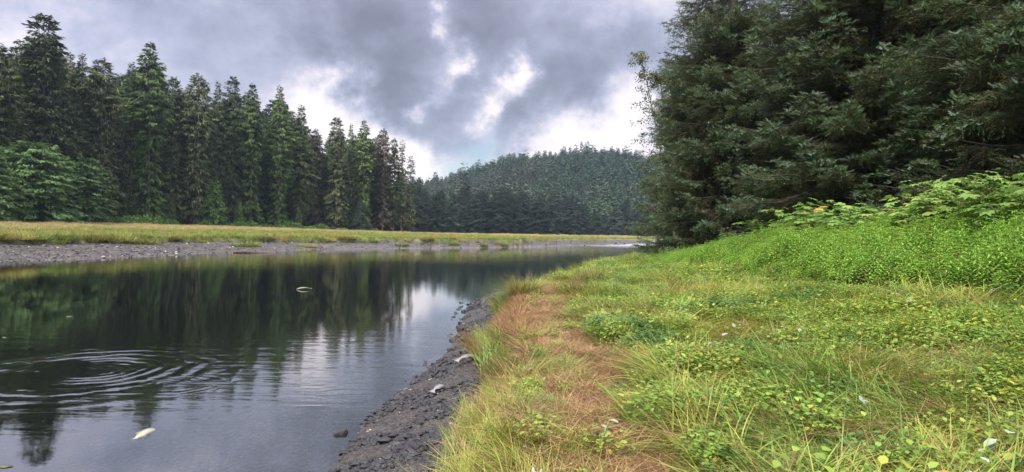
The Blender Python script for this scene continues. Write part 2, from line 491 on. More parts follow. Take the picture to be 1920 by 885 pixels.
M_needle_blue = leafmat('needles_blue_green', conif_stops((0.020, 0.034, 0.020), (0.060, 0.095, 0.060)), 0.6, 0.12, var=0.2, hue=0.015)
M_needle_mid = leafmat('needles_meadow_end', conif_stops((0.009, 0.017, 0.010), (0.036, 0.060, 0.034)), 0.6, 0.1, var=0.3, hue=0.01)
M_needle_brown = leafmat('needles_brownish', conif_stops((0.045, 0.042, 0.026), (0.12, 0.10, 0.055), (0.26, 0.2, 0.14)), 0.6, 0.15, var=0.2)
M_bark = barkmat('conifer_bark', (0.05, 0.04, 0.035), (0.17, 0.145, 0.125))
M_bark_pale = barkmat('pale_bark', (0.12, 0.11, 0.10), (0.30, 0.28, 0.25))

def tree_proto(name, H, Rad, seed, mat, **kw):
    (TV, TF), (CV, CF, cc) = conifer(H, Rad, seed, **kw)
    tm = mesh_np(name + '_trunk', TV, TF, mats=[M_bark], smooth=True)
    cm = mesh_np(name + '_crown', CV, CF, {'c': cc}, [mat])
    return dict(H=H, R=Rad, trunk=tm, crown=cm)
_crown_cache = {}
def crown_with(proto, mat):
    k = (proto['crown'].name, mat.name)
    if k not in _crown_cache:
        if proto['crown'].materials[0] == mat: _crown_cache[k] = proto['crown']
        else:
            c = proto['crown'].copy(); c.materials.clear(); c.materials.append(mat); _crown_cache[k] = c
    return _crown_cache[k]
def place_tree(name, proto, x, y, H, wid=1.0, rz=None, mat=None, label=None, cat='tree', group=None, z=None, lean=None):
    s = H / proto['H']
    if z is None: z = tz(x, y) - 0.15
    o = empty(name, (x, y, z), random.random() * 6.28 if rz is None else rz, (s * wid, s * wid, s), label, cat, group)
    if lean: o.rotation_euler = (lean[0], lean[1], o.rotation_euler[2])
    put('trunk', proto['trunk'], o)
    put('crown', crown_with(proto, mat) if mat else proto['crown'], o)
    return o

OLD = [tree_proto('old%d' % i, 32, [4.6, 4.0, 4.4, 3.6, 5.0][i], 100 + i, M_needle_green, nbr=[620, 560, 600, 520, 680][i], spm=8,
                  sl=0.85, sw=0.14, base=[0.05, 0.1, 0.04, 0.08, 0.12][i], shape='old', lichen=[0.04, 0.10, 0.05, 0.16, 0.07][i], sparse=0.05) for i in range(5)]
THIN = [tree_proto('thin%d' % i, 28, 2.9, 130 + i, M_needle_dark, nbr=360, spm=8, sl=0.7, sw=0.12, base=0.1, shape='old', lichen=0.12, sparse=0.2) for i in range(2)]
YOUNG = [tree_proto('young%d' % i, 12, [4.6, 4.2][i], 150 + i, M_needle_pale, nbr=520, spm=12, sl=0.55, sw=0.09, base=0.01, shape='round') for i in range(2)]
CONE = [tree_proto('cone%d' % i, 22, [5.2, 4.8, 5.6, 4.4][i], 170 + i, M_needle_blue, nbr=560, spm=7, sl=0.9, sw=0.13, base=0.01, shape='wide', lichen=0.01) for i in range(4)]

# ------------------------------------------------------------------ left forest: front trees read off the photograph
hv = lambda u: 420 + u / 60.0
def dfront(u): return 100 + 92 * np.clip(u, -300, 780) / 760.0
FRONT = [ # u, top v, proto, material, width, extra depth, label
 (-8, 78, 1, M_needle_dark, 1.0, 2, 'dark conifer cut by the left frame edge beside the tallest old tree'),
 (78, 26, 0, M_needle_dark, 1.22, 4, 'tallest and broadest old conifer with dense layered top at the far left of the forest'),
 (150, 96, 3, M_needle_dark, 0.9, 6, 'slim dark conifer just right of the broad tallest tree'),
 (186, 108, 1, M_needle_grey, 1.15, 1, 'grey green conifer with pale hanging lichen right behind the rounded young trees'),
 (243, 112, 3, M_needle_dark, 0.8, 4, 'narrow pointed conifer leaning against the tall spire tree on its left side'),
 (277, 76, 2, M_needle_green, 1.05, 0, 'tall conifer with a narrow spire top, highest in the middle of the left forest'),
 (322, 143, 0, M_needle_dark, 0.75, 5, 'shorter dark conifer in the gap right of the narrow spire tree'),
 (368, 136, 1, M_needle_grey, 1.05, 1, 'pale lichen draped conifer with a blunt rounded top'),
 (405, 150, 3, M_needle_dark, 0.8, 5, 'slim dark conifer with pointed top right of the blunt lichen draped tree'),
 (433, 142, 0, M_needle_dark, 0.75, 4, 'dark pointed conifer next to the dense green column tree'),
 (469, 154, 2, M_needle_green, 0.85, 0, 'dense green column shaped conifer with blunt top'),
 (521, 158, 3, M_needle_green, 1.05, 1, 'conifer with a drooping shaggy top and long pale lichen down its trunk'),
 (562, 196, 4, M_needle_dark, 0.85, 3, 'dark brownish conifer stepping down right of the shaggy topped tree'),
 (590, 240, 1, M_needle_brown, 0.8, 5, 'short brownish conifer at the dip in the forest outline'),
 (628, 219, 0, M_needle_grey, 0.85, 0, 'grey green conifer rising just right of the dip in the forest outline'),
 (655, 230, 3, M_needle_dark, 0.7, 4, 'slim dark conifer between two lichen hung trees near the forest end'),
 (680, 223, 2, M_needle_green, 0.8, 0, 'blunt topped green conifer above the small blue green spruce'),
 (716, 240, 1, M_needle_brown, 0.8, 1, 'pinkish brown conifer with lichen near the right end of the left forest'),
 (737, 258, 4, M_needle_dark, 0.7, 2, 'dark conifer third from the right end of the left forest'),
]
GF = 'tall conifers along the left side of the river meadow'
front_xy = []
for u, v, pi, mat, w, ex, lab in FRONT:
    d = float(dfront(u)) + ex
    x = (u - 960) / F * d
    z = tz(x, d)
    H = (hv(u) - v) / F * d + 2.6 - z
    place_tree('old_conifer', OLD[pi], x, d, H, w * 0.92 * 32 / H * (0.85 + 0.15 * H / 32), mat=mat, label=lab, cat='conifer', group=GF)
    front_xy.append((x, d))
for u, v, lab in ((752, 262, 'thin see-through conifer second from the open end of the left forest'),
                  (768, 290, 'sparse thin conifer standing last at the open right end of the left forest')):
    d = float(dfront(u)) + 2; x = (u - 960) / F * d; z = tz(x, d)
    place_tree('sparse_conifer', THIN[0 if u < 760 else 1], x, d, (hv(u) - v) / F * d + 2.6 - z, 0.9, mat=M_needle_grey, label=lab, cat='conifer', group=GF)
# rows behind
env_u = [p_[0] for p_ in FRONT] + [752, 768]; env_v = [p_[1] for p_ in FRONT] + [262, 290]
n_back = 0
for row in range(5):
    for u in np.arange(-140, 752 - row * 4, 27 - row * 0.5):
        uu = u + random.uniform(-9, 9)
        d = float(dfront(uu)) + 7 + row * 8 + random.uniform(-2, 2)
        topv = np.interp(uu, env_u, env_v) + random.uniform(20, 75) + (60 if uu > 715 else 0)
        x = (uu - 960) / F * d; z = tz(x, d)
        H = (hv(uu) - topv) / F * d + 2.6 - z
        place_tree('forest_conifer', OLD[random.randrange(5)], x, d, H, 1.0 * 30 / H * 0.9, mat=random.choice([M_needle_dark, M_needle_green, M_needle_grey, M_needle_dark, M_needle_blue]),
                   label='dark conifer filling the back of the left forest behind the front trees', cat='conifer', group='conifers deep in the left forest')
        n_back += 1
# lower front trees
for u, v, w, pr, mat, name, lab in (
    (58, 266, 1.25, YOUNG[0], M_needle_pale, 'young_conifer', 'big rounded pale green young tree at the meadow edge, largest of the three'),
    (160, 296, 1.0, YOUNG[1], M_needle_pale, 'young_conifer', 'rounded pale green young tree beside the largest one, on its right'),
    (-22, 280, 1.0, YOUNG[1], M_needle_pale, 'young_conifer', 'rounded pale green young tree cut by the left frame edge'),
    (402, 328, 0.62, CONE[0], M_needle_green, 'young_conifer', 'cone shaped young green tree low in front of the lichen draped trees'),
    (448, 372, 0.5, CONE[1], M_needle_green, 'young_conifer', 'small bright green young tree right of the cone shaped one'),
    (675, 371, 0.62, CONE[2], M_needle_blue, 'young_conifer', 'small blue green conical spruce in front of the right part of the left forest'),
    (322, 365, 0.5, CONE[3], M_needle_dark, 'young_conifer', 'low dark young conifer left of the cone shaped green one'),
    (560, 385, 0.5, CONE[1], M_needle_dark, 'young_conifer', 'low dark young conifer under the dip in the forest outline')):
    d = float(dfront(u)) - 7 + (2 if u > 300 else 0); x = (u - 960) / F * d; z = tz(x, d)
    H = (hv(u) - v) / F * d + 2.6 - z
    place_tree(name, pr, x, d, H, w * (1 if pr in YOUNG else 1.35), mat=mat, label=lab, cat='young tree', group='young trees in front of the left forest')

# ------------------------------------------------------------------ tree line at the end of the meadow
MID = [(765, 232), (800, 245), (860, 262), (950, 280), (1050, 292), (1150, 300), (1240, 306), (1500, 325)]
midu = [a for a, b_ in MID]; midd = [b_ for a, b_ in MID]
MT = [(765, 350), (800, 345), (850, 352), (905, 356), (955, 348), (1000, 362), (1060, 366), (1100, 380), (1140, 386), (1200, 380), (1500, 385)]
GM = 'dense spruces lined up at the far end of the meadow'
uu = 772
cnt = 0
while uu < 1330:
    for row in range(3):
        u = uu + row * 11 + random.uniform(-5, 5)
        d = float(np.interp(u, midu, midd)) + row * 9
        v = np.interp(u, [a for a, _ in MT], [b_ for _, b_ in MT]) + random.uniform(-8, 20) - row * 2
        x = (u - 960) / F * d; z = tz(x, d); H = (hv(u) - v) / F * d + 2.6 - z
        place_tree('spruce', CONE[random.randrange(4)], x, d, H, random.uniform(1.15, 1.5), mat=M_needle_blue if row == 0 and random.random() < 0.45 else M_needle_mid,
                   label=('dark bushy spruce in the front row at the far end of the meadow' if row == 0 else
                          'spruce crowded behind the front row at the far end of the meadow'), cat='spruce', group=GM if row == 0 else 'spruces behind the front row at the meadow end')
        cnt += 1
    uu += random.uniform(30, 44)

# ------------------------------------------------------------------ wooded hill
def hill_z(x, y):
    uu = 960 + F * x / 760.0
    prof = np.interp(uu, [500, 650, 770, 850, 900, 950, 1000, 1060, 1130, 1190, 1260, 1400, 1600, 2200],
                     [12, 20, 33, 41, 52, 66, 72, 76, 79, 71, 58, 40, 30, 15])
    up = sstep(330, 745, y) ; dn = 1 - sstep(790, 1400, y)
    h = prof * up ** 0.9 * dn * (1 - sstep(600, 1500, np.abs(x)))
    h = h + 9 * fbm(x, y, 110, 201, 3) * up * dn * (1 - 0.6 * sstep(600, 740, y))
    return h - 1.0 + 0 * x
hx = np.linspace(-1600, 1700, 220); hy = np.linspace(330, 1450, 150)
HX, HY = np.meshgrid(hx, hy); HZ = hill_z(HX, HY)
m, t, out = newmat('hill_soil')
geo = t.n('ShaderNodeNewGeometry')
c = t.ramp(t.noise(geo.outputs['Position'], 0.2, 4), [(0.3, (0.02, 0.028, 0.014)), (0.7, (0.05, 0.055, 0.03))])
p = t.n('ShaderNodeBsdfPrincipled'); p.inputs['Roughness'].default_value = 0.95; t.l(c, p.inputs['Base Color']); t.l(p.outputs[0], out.inputs[0])
idx = np.arange(HX.size).reshape(HX.shape)
FQ = np.stack([idx[:-1, :-1], idx[:-1, 1:], idx[1:, 1:], idx[1:, :-1]], -1).reshape(-1, 4)
put('hill', mesh_np('hill', np.stack([HX, HY, HZ], -1).reshape(-1, 3), FQ, mats=[m], smooth=True), kind='structure')

M_hill = leafmat('hill_needles', conif_stops((0.020, 0.040, 0.020), (0.095, 0.155, 0.080), (0.14, 0.17, 0.10)), 0.8, 0.1, var=0.28, hue=0.02, spec=0.1,
                 patch=(conif_stops((0.04, 0.052, 0.034), (0.12, 0.14, 0.09), (0.18, 0.18, 0.13)), 0.5, 0.62), patch_scale=0.012)
HILLT = [tree_proto('hillt%d' % i, 20, [3.6, 3.0, 4.0, 2.4][i], 300 + i, M_hill, nbr=[130, 110, 150, 80][i], spm=3.2, sl=1.5, sw=0.36, base=0.03,
                    shape=['wide', 'cone', 'wide', 'old'][i], lichen=0.03, sparse=[0, 0, 0, 0.25][i], wood=False) for i in range(4)]
pts = []
occ = set()
r = np.random.RandomState(5)
while len(pts) < 6800:
    x = r.uniform(-330, 520, 4000); y = r.uniform(352, 800, 4000)
    for a, b_ in zip(x, y):
        u_ = 960 + F * a / b_
        if u_ < 560 or u_ > 1750: continue
        k = (int(a // 5.2), int(b_ // 5.2))
        if k in occ: continue
        occ.add(k); pts.append((a, b_))
    if len(occ) > 6700: break
pts = np.array(pts)
zs = hill_z(pts[:, 0], pts[:, 1])
gz_ = terrain(pts[:, 0], pts[:, 1], False)[0]
zs = np.maximum(zs, gz_)
hh = r.uniform(12, 21, len(pts)) * (0.65 + 0.7 * vnoise(pts[:, 0], pts[:, 1], 34, 3))
em = r.rand(len(pts)) < 0.05
hh[em] *= 1.3
uu_ = 960 + F * pts[:, 0] / pts[:, 1]
# the ones that show largest: on the skyline (emergent) and at the front, as individuals
vis = (uu_ > 775) & (uu_ < 1235)
elev = (zs + hh - 2.6) / pts[:, 1]
order = np.argsort(-(hh / pts[:, 1]) * vis * (elev > 0.055))
IND = order[:130]
ind_set = np.zeros(len(pts), bool); ind_set[IND] = True
for i in IND:
    pr = HILLT[r.randint(4)]
    place_tree('hill_conifer', pr, float(pts[i, 0]), float(pts[i, 1]), float(hh[i]), 1.1, z=float(zs[i]) - 0.3,
               label='one of the taller conifers standing on the wooded hill', cat='conifer', group='taller conifers on the distant hill')

# ------------------------------------------------------------------ instancer for what nobody could count
def instancer(name, pts, rots, scl, idx_, sources, kindlabel=None):
    me = bpy.data.meshes.new(name)
    n = len(pts)
    me.vertices.add(n); me.vertices.foreach_set('co', np.asarray(pts, np.float32).ravel())
    a = me.attributes.new('rot', 'FLOAT_VECTOR', 'POINT'); a.data.foreach_set('vector', np.asarray(rots, np.float32).ravel())
    scl = np.asarray(scl, np.float32)
    if scl.ndim == 1: scl = np.repeat(scl[:, None], 3, 1)
    a = me.attributes.new('scl', 'FLOAT_VECTOR', 'POINT'); a.data.foreach_set('vector', scl.ravel())
    a = me.attributes.new('pick', 'INT', 'POINT'); a.data.foreach_set('value', np.asarray(idx_, np.int32))
    col = bpy.data.collections.new(name + '_sources')
    for i, sm in enumerate(sources):
        o = bpy.data.objects.new(name + '_piece', sm); col.objects.link(o)
    ng = bpy.data.node_groups.new(name, 'GeometryNodeTree')
    ng.interface.new_socket('Geometry', in_out='INPUT', socket_type='NodeSocketGeometry')
    ng.interface.new_socket('Geometry', in_out='OUTPUT', socket_type='NodeSocketGeometry')
    N = ng.nodes
    gi = N.new('NodeGroupInput'); go = N.new('NodeGroupOutput')
    iop = N.new('GeometryNodeInstanceOnPoints')
    ci = N.new('GeometryNodeCollectionInfo'); ci.inputs['Collection'].default_value = col
    ci.inputs['Separate Children'].default_value = True; ci.inputs['Reset Children'].default_value = True
    def na(nm, ty):
        x = N.new('GeometryNodeInputNamedAttribute'); x.data_type = ty; x.inputs['Name'].default_value = nm
        return [s_ for s_ in x.outputs if s_.name == 'Attribute' and s_.enabled][0]
    L = ng.links
    L.new(gi.outputs[0], iop.inputs['Points']); L.new(ci.outputs[0], iop.inputs['Instance'])
    iop.inputs['Pick Instance'].default_value = True
    L.new(na('pick', 'INT'), iop.inputs['Instance Index'])
    L.new(na('rot', 'FLOAT_VECTOR'), iop.inputs['Rotation'])
    L.new(na('scl', 'FLOAT_VECTOR'), iop.inputs['Scale'])
    L.new(iop.outputs[0], go.inputs[0])
    o = put(name, me, kind='stuff')
    md = o.modifiers.new('scatter', 'NODES'); md.node_group = ng
    return o

rest = ~ind_set
n = rest.sum()
# crown meshes with their trunks joined for the instanced mass
def joined(pr):
    tm, cm = pr['trunk'], pr['crown']
    V1 = np.empty(len(tm.vertices) * 3, np.float32); tm.vertices.foreach_get('co', V1)
    V2 = np.empty(len(cm.vertices) * 3, np.float32); cm.vertices.foreach_get('co', V2)
    F1 = np.array([tuple(p_.vertices) for p_ in tm.polygons]); F2 = np.array([tuple(p_.vertices) for p_ in cm.polygons]) + len(tm.vertices)
    a = np.empty(len(cm.vertices), np.float32); cm.attributes['c'].data.foreach_get('value', a)
    return mesh_np('joined', np.concatenate([V1, V2]).reshape(-1, 3), [F1, F2], {'c': np.concatenate([np.zeros(len(tm.vertices)), a])}, [M_hill])
s_ = hh[rest] / 20.0
o = instancer('hill_forest', np.column_stack([pts[rest], zs[rest] - 0.3]), np.column_stack([np.zeros(n), np.zeros(n), r.rand(n) * 6.28]),
              np.column_stack([s_ * r.uniform(0.9, 1.3, n), s_ * r.uniform(0.9, 1.3, n), s_]), r.randint(0, 4, n), [joined(p_) for p_ in HILLT])
o['label'] = 'dense conifer forest covering the distant hill'; o['category'] = 'forest'
# forest running on behind the left trees
bx = []; 
for d in np.arange(0, 60, 6.0):
    for u in np.arange(-500, 700, 30):
        dd = dfront(u) + 50 + d; bx.append(((u + r.uniform(-12, 12) - 960) / F * dd, dd + r.uniform(-2, 2)))
bx = np.array(bx); bz = terrain(bx[:, 0], bx[:, 1], False)[0]
n = len(bx)
o = instancer('back_forest', np.column_stack([bx, bz]), np.column_stack([np.zeros(n), np.zeros(n), r.rand(n) * 6.28]), r.uniform(0.65, 0.95, n), r.randint(0, 4, n),
              [joined(p_) for p_ in HILLT])
o['label'] = 'dark forest running on behind the left trees'; o['category'] = 'forest'

# ------------------------------------------------------------------ near spruces on the right
def big_spruce(H, Rad, seed, n_limb, zmax_dense, shoot_len=0.20):
    r = np.random.RandomState(seed)
    z = np.concatenate([r.uniform(1.9, zmax_dense, n_limb), r.uniform(zmax_dense, H * 0.98, n_limb // 5)])
    t = z / H
    az = r.rand(len(z)) * 2 * math.pi
    L = Rad * (1 - t) ** 0.6 * (0.72 + 0.38 * r.rand(len(z))) * np.where(t < 0.06, 0.9, 1)
    e0 = np.where(t < 0.6, 0.10, 0.10 + (t - 0.6) * 1.2) + 0.10 * r.randn(len(z))
    dr = 0.42 + 0.14 * r.rand(len(z))           # sag
    upt = 0.26 + 0.14 * r.rand(len(z))          # tip turning up
    def limb(i, s):    # s along 0..1
        rad = L[i] * s
        return rad, z[i] + np.tan(e0[i]) * rad - dr[i] * L[i] * s ** 1.6 + upt[i] * L[i] * s ** 3.2
    parts = []
    for i in range(len(z)):
        ss = np.linspace(0, 1, 7); rr_, zz = limb(np.full(7, i), ss)
        pts = np.stack([np.cos(az[i]) * rr_, np.sin(az[i]) * rr_, zz], -1)
        r0 = 0.02 + 0.010 * L[i]
        parts.append(tube(pts, r0 * (1 - 0.85 * ss), 4))
    # secondaries: hang from the limb on both sides
    per = 2 * (L / 0.15).astype(int)
    bi = np.repeat(np.arange(len(z)), per)
    n = len(bi)
    s = 0.16 + 0.84 * r.rand(n) ** 0.8
    rad, zz = limb(bi, s)
    side = r.choice([-1, 1], n)
    l2 = (0.35 + 0.85 * r.rand(n)) * (1.15 - 0.65 * s) * np.minimum(1, L[bi] / 3)
    a2 = az[bi] + side * (0.45 + 0.75 * r.rand(n))
    p2 = 0.05 - 1.15 * r.rand(n) * (1.2 - 0.75 * s)      # pitch, hangs more inside
    B = np.stack([np.cos(az[bi]) * rad, np.sin(az[bi]) * rad, zz], -1)
    D2 = np.stack([np.cos(a2) * np.cos(p2), np.sin(a2) * np.cos(p2), np.sin(p2)], -1)
    # twig strips (thin diamonds)
    wv = np.cross(D2, (0, 0, 1.0)); wv /= np.linalg.norm(wv, axis=1)[:, None]
    tv, tf = quads_diamond(B, D2 * l2[:, None], wv * 0.008)
    parts.append((tv, tf))
    TV, TF = joinparts([tube([(0, 0, -0.4), (0, 0, 1), (0, 0, H * 0.25), (0, 0, H * 0.6), (0, 0, H)], [0.5, 0.40, 0.3, 0.17, 0.03], 10)] + parts)
    # shoots
    per3 = np.maximum(5, (l2 / 0.055).astype(int) * 1)
    si = np.repeat(np.arange(n), per3)
    m_ = len(si)
    q = 0.1 + 0.9 * r.rand(m_)
    sag = -0.30 * l2[si] * q ** 2 * (1.2 - s[si])
    SP = B[si] + D2[si] * (l2[si] * q)[:, None]; SP[:, 2] += sag
    sd = r.choice([-1, 1], m_)
    a3 = a2[si] + sd * (0.3 + 0.8 * r.rand(m_)) * (q < 0.93)
    hang = (r.rand(m_) < 0.5 * (1.3 - s[si]))
    p3 = np.where(hang, -1.1 - 0.4 * r.rand(m_), p2[si] * 0.6 - 0.25 + 0.45 * r.rand(m_) + 0.45 * (s[si] > 0.8))
    sl = shoot_len * (0.6 + 0.75 * r.rand(m_)) * np.where(hang, 1.5, 1)
    SD = np.stack([np.cos(a3) * np.cos(p3), np.sin(a3) * np.cos(p3), np.sin(p3)], -1)
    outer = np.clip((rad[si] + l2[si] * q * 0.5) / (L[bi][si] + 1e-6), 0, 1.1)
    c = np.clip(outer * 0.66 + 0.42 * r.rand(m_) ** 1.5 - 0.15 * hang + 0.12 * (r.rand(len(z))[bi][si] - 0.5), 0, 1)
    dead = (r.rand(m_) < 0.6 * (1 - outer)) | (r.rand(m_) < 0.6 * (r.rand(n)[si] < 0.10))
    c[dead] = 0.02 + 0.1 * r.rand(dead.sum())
    keep = r.rand(m_) < np.where(outer < 0.35, 0.35, 1.0)
    SP, SD, sl, c = SP[keep], SD[keep], sl[keep], c[keep]
    # needles: a bottlebrush of K thin triangles per shoot
    K = 12
    m_ = len(SP)
    ref = np.cross(SD, (0.31, 0.2, 0.93)); ref /= np.linalg.norm(ref, axis=1)[:, None]
    ref2 = np.cross(SD, ref)
    V = np.empty((m_, K, 3, 3), np.float32)
    for k in range(K):
        fr = (k + 0.5) / K
        ph = 2.4 * k + r.rand(m_) * 1.0
        rd = ref * np.cos(ph)[:, None] + ref2 * np.sin(ph)[:, None]
        b0 = SP + SD * (sl * fr * 0.95)[:, None]
        nd = SD * (0.75 if k < K - 2 else 1.3) + rd * (1.0 - 0.4 * fr)
        nd /= np.linalg.norm(nd, axis=1)[:, None]
        nl = 0.056 * (1.1 - 0.4 * abs(fr - 0.4))
        wd = np.cross(nd, rd + 0.3 * SD); wd /= (np.linalg.norm(wd, axis=1)[:, None] + 1e-6)
        V[:, k, 0] = b0 + wd * 0.0085; V[:, k, 1] = b0 - wd * 0.0085; V[:, k, 2] = b0 + nd * nl
    V = V.reshape(-1, 3)
    return (TV, TF), (V, np.arange(len(V)).reshape(-1, 3), np.repeat(c, 3 * K))

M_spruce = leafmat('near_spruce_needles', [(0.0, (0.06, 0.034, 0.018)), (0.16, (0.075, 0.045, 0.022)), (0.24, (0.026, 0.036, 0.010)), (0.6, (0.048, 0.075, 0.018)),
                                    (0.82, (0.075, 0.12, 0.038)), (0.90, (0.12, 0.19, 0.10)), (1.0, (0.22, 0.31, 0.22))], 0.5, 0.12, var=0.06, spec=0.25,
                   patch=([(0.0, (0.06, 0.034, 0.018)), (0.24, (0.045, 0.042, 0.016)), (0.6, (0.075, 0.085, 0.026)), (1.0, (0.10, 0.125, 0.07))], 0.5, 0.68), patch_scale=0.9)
(TVa, TFa), (CVa, CFa, cca) = big_spruce(25, 5.4, 11, 350, 13.0)
M_bark_dark = barkmat('dark_mossy_bark', (0.022, 0.018, 0.013), (0.07, 0.055, 0.035))
sp_trunk = mesh_np('near_spruce_trunk', TVa, TFa, mats=[M_bark_dark], smooth=True)
sp_crown = mesh_np('near_spruce_crown', CVa, CFa, {'c': cca}, [M_spruce])
print('near spruce tris', len(CFa))
SPR = dict(H=25, trunk=sp_trunk, crown=sp_crown)
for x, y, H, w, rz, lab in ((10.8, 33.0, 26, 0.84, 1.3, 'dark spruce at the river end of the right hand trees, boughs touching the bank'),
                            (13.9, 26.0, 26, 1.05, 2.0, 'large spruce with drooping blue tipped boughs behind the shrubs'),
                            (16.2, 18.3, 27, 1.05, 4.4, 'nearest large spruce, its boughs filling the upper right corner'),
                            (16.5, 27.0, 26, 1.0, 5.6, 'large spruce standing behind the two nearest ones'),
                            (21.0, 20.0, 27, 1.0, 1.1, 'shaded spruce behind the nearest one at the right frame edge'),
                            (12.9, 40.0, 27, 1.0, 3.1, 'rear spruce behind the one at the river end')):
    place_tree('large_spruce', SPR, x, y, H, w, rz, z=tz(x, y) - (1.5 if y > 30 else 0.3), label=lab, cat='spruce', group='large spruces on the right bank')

# small leaved tree at the left edge of the right hand trees
def leafy(H, Rad, seed, nb, leaf, nleaf):
    r = np.random.RandomState(seed); parts = []; LP = []; 
    stems = []
    for k in range(5):
        a = r.rand() * 6.28; lean = r.uniform(0.05, 0.3)
        pts = [np.array([math.cos(a) * lean * H * s ** 1.2, math.sin(a) * lean * H * s ** 1.2, H * s * (0.8 + 0.2 * r.rand() if s > 0.9 else 1)]) for s in np.linspace(0, 1, 7)]
        parts.append(tube(pts, [0.07 * (1 - 0.85 * s) for s in np.linspace(0, 1, 7)], 5)); stems.append(pts)
    for i in range(nb):
        st = stems[r.randint(5)]; s = r.uniform(0.2, 1) * 5.99; j = int(s); p0 = st[j] * (1 - s + j) + st[j + 1] * (s - j)
        a = r.rand() * 6.28; l = Rad * r.uniform(0.3, 1) * (1.2 - s / 7); e = r.uniform(0.1, 0.8)
        q = [p0 + np.array([math.cos(a) * math.cos(e), math.sin(a) * math.cos(e), math.sin(e) - 0.35 * w_]) * l * w_ for w_ in (0, 0.5, 1)]
        parts.append(tube(q, [0.015, 0.01, 0.004], 3))
        for _ in range(nleaf):
            w_ = r.uniform(0.15, 1.05); p = p0 + (q[2] - p0) * w_ + r.randn(3) * 0.12
            LP.append(p)
    TV, TF = joinparts(parts)
    LP = np.array(LP); n = len(LP)
    D = r.randn(n, 3); D[:, 2] -= 0.4; D /= np.linalg.norm(D, axis=1)[:, None]
    W = np.cross(D, r.randn(n, 3)); W /= np.linalg.norm(W, axis=1)[:, None]
    V, Fc = quads_diamond(LP, D * leaf, W * leaf * 0.32)
    return (TV, TF), (V, Fc, np.repeat(r.rand(n), 4))
M_alder = leafmat('alder_leaves', [(0, (0.07, 0.09, 0.035)), (0.6, (0.12, 0.15, 0.06)), (1, (0.2, 0.2, 0.09))], 0.5, 0.35, var=0.1)
(a1, a2_), (b1, b2, b3) = leafy(11.5, 2.4, 3, 150, 0.11, 70)
o = empty('leafy_tree', (9.3, 37.5, tz(9.3, 37.5)), 0.5, 1.0, 'thin small leaved tree showing pale leaves against the sky beside the river end spruce', 'leafy tree')
put('trunk', mesh_np('leafy_trunk', a1, a2_, mats=[M_bark_pale], smooth=True), o)
put('crown', mesh_np('leafy_crown', b1, b2, {'c': b3}, [M_alder]), o)

# ------------------------------------------------------------------ grass tufts
def blades(n, rad, L, W, th0, bend, seg, r, cofs=0.0, crange=(0, 1), comb=None):
    """n arching blades; returns V,F,c"""
    a0 = r.rand(n) * 6.28; rr_ = rad * np.sqrt(r.rand(n))
    p = np.stack([np.cos(a0) * rr_, np.sin(a0) * rr_, -0.03 * np.ones(n)], -1)
    az = a0 + r.randn(n) * 1.0 if comb is None else r.randn(n) * comb
    Ln = r.uniform(L[0], L[1], n); th = r.uniform(th0[0], th0[1], n); bd = r.uniform(bend[0], bend[1], n); w = r.uniform(W[0], W[1], n)
    tw = r.randn(n) * 0.5
    side = np.stack([-np.sin(az) , np.cos(az), tw * 0.5], -1); side /= np.linalg.norm(side, axis=1)[:, None]
    rows = []
    for k in range(seg + 1):
        f = k / seg
        ww = w * (1 - f ** 1.6) * (0.65 + 0.35 * min(1, f * 4))
        rows.append(p - side * ww[:, None] * 0.5); rows.append(p + side * ww[:, None] * 0.5)
        t_ = th + bd * f
        step = Ln / seg
        p = p + np.stack([np.cos(az) * np.sin(t_), np.sin(az) * np.sin(t_), np.cos(t_)], -1) * step[:, None]
    V = np.stack(rows, 1)      # n, 2(seg+1), 3
    k2 = 2 * (seg + 1)
    base = (np.arange(n) * k2)[:, None]
    f = []
    for k in range(seg):
        f.append(base + np.array([2 * k, 2 * k + 1, 2 * k + 3, 2 * k + 2]))
    Fc = np.stack(f, 1).reshape(-1, 4)
    c = r.uniform(crange[0], crange[1], n)
    return V.reshape(-1, 3), Fc, np.repeat(c, k2)

GST = [(0.0, (0.20, 0.10, 0.045)), (0.14, (0.34, 0.21, 0.09)), (0.26, (0.46, 0.39, 0.11)), (0.45, (0.36, 0.39, 0.06)), (0.75, (0.22, 0.32, 0.045)), (1.0, (0.09, 0.17, 0.03))]
GGR = [(0.0, (0.20, 0.11, 0.05)), (0.13, (0.34, 0.27, 0.09)), (0.25, (0.28, 0.36, 0.065)), (0.5, (0.18, 0.31, 0.05)), (1.0, (0.07, 0.15, 0.03))]
M_grass = leafmat('meadow_grass', GST, 0.45, 0.3, patch=(GGR, 0.42, 0.6), patch_scale=0.55, var=0.2, hue=0.015, spec=0.4)
M_straw = leafmat('trampled_straw', [(0, (0.085, 0.038, 0.022)), (0.5, (0.32, 0.175, 0.072)), (0.9, (0.44, 0.30, 0.15)), (1, (0.45, 0.36, 0.2))], 0.6, 0.15, var=0.2, spec=0.3)
M_fargrass = leafmat('far_bank_grass', [(0, (0.30, 0.22, 0.07)), (0.25, (0.26, 0.30, 0.06)), (0.6, (0.19, 0.28, 0.05)), (1, (0.10, 0.19, 0.035))], 0.5, 0.3, var=0.25, hue=0.02,
                     patch=([(0, (0.28, 0.22, 0.07)), (0.5, (0.30, 0.27, 0.07)), (1, (0.2, 0.20, 0.05))], 0.45, 0.6), patch_scale=0.12)
M_drygrass = leafmat('dry_meadow_grass', [(0, (0.38, 0.29, 0.13)), (0.5, (0.48, 0.39, 0.19)), (1, (0.32, 0.32, 0.12))], 0.6, 0.3, var=0.2)
def tuft_mesh(name, mat, *specs):
    Vs, Fs, Cs, off = [], [], [], 0
    for s_ in specs:
        v, f, c = s_; Vs.append(v); Fs.append(f + off); Cs.append(c); off += len(v)
    return mesh_np(name, np.concatenate(Vs), np.concatenate(Fs), {'c': np.concatenate(Cs)}, [mat])
r = np.random.RandomState(21)
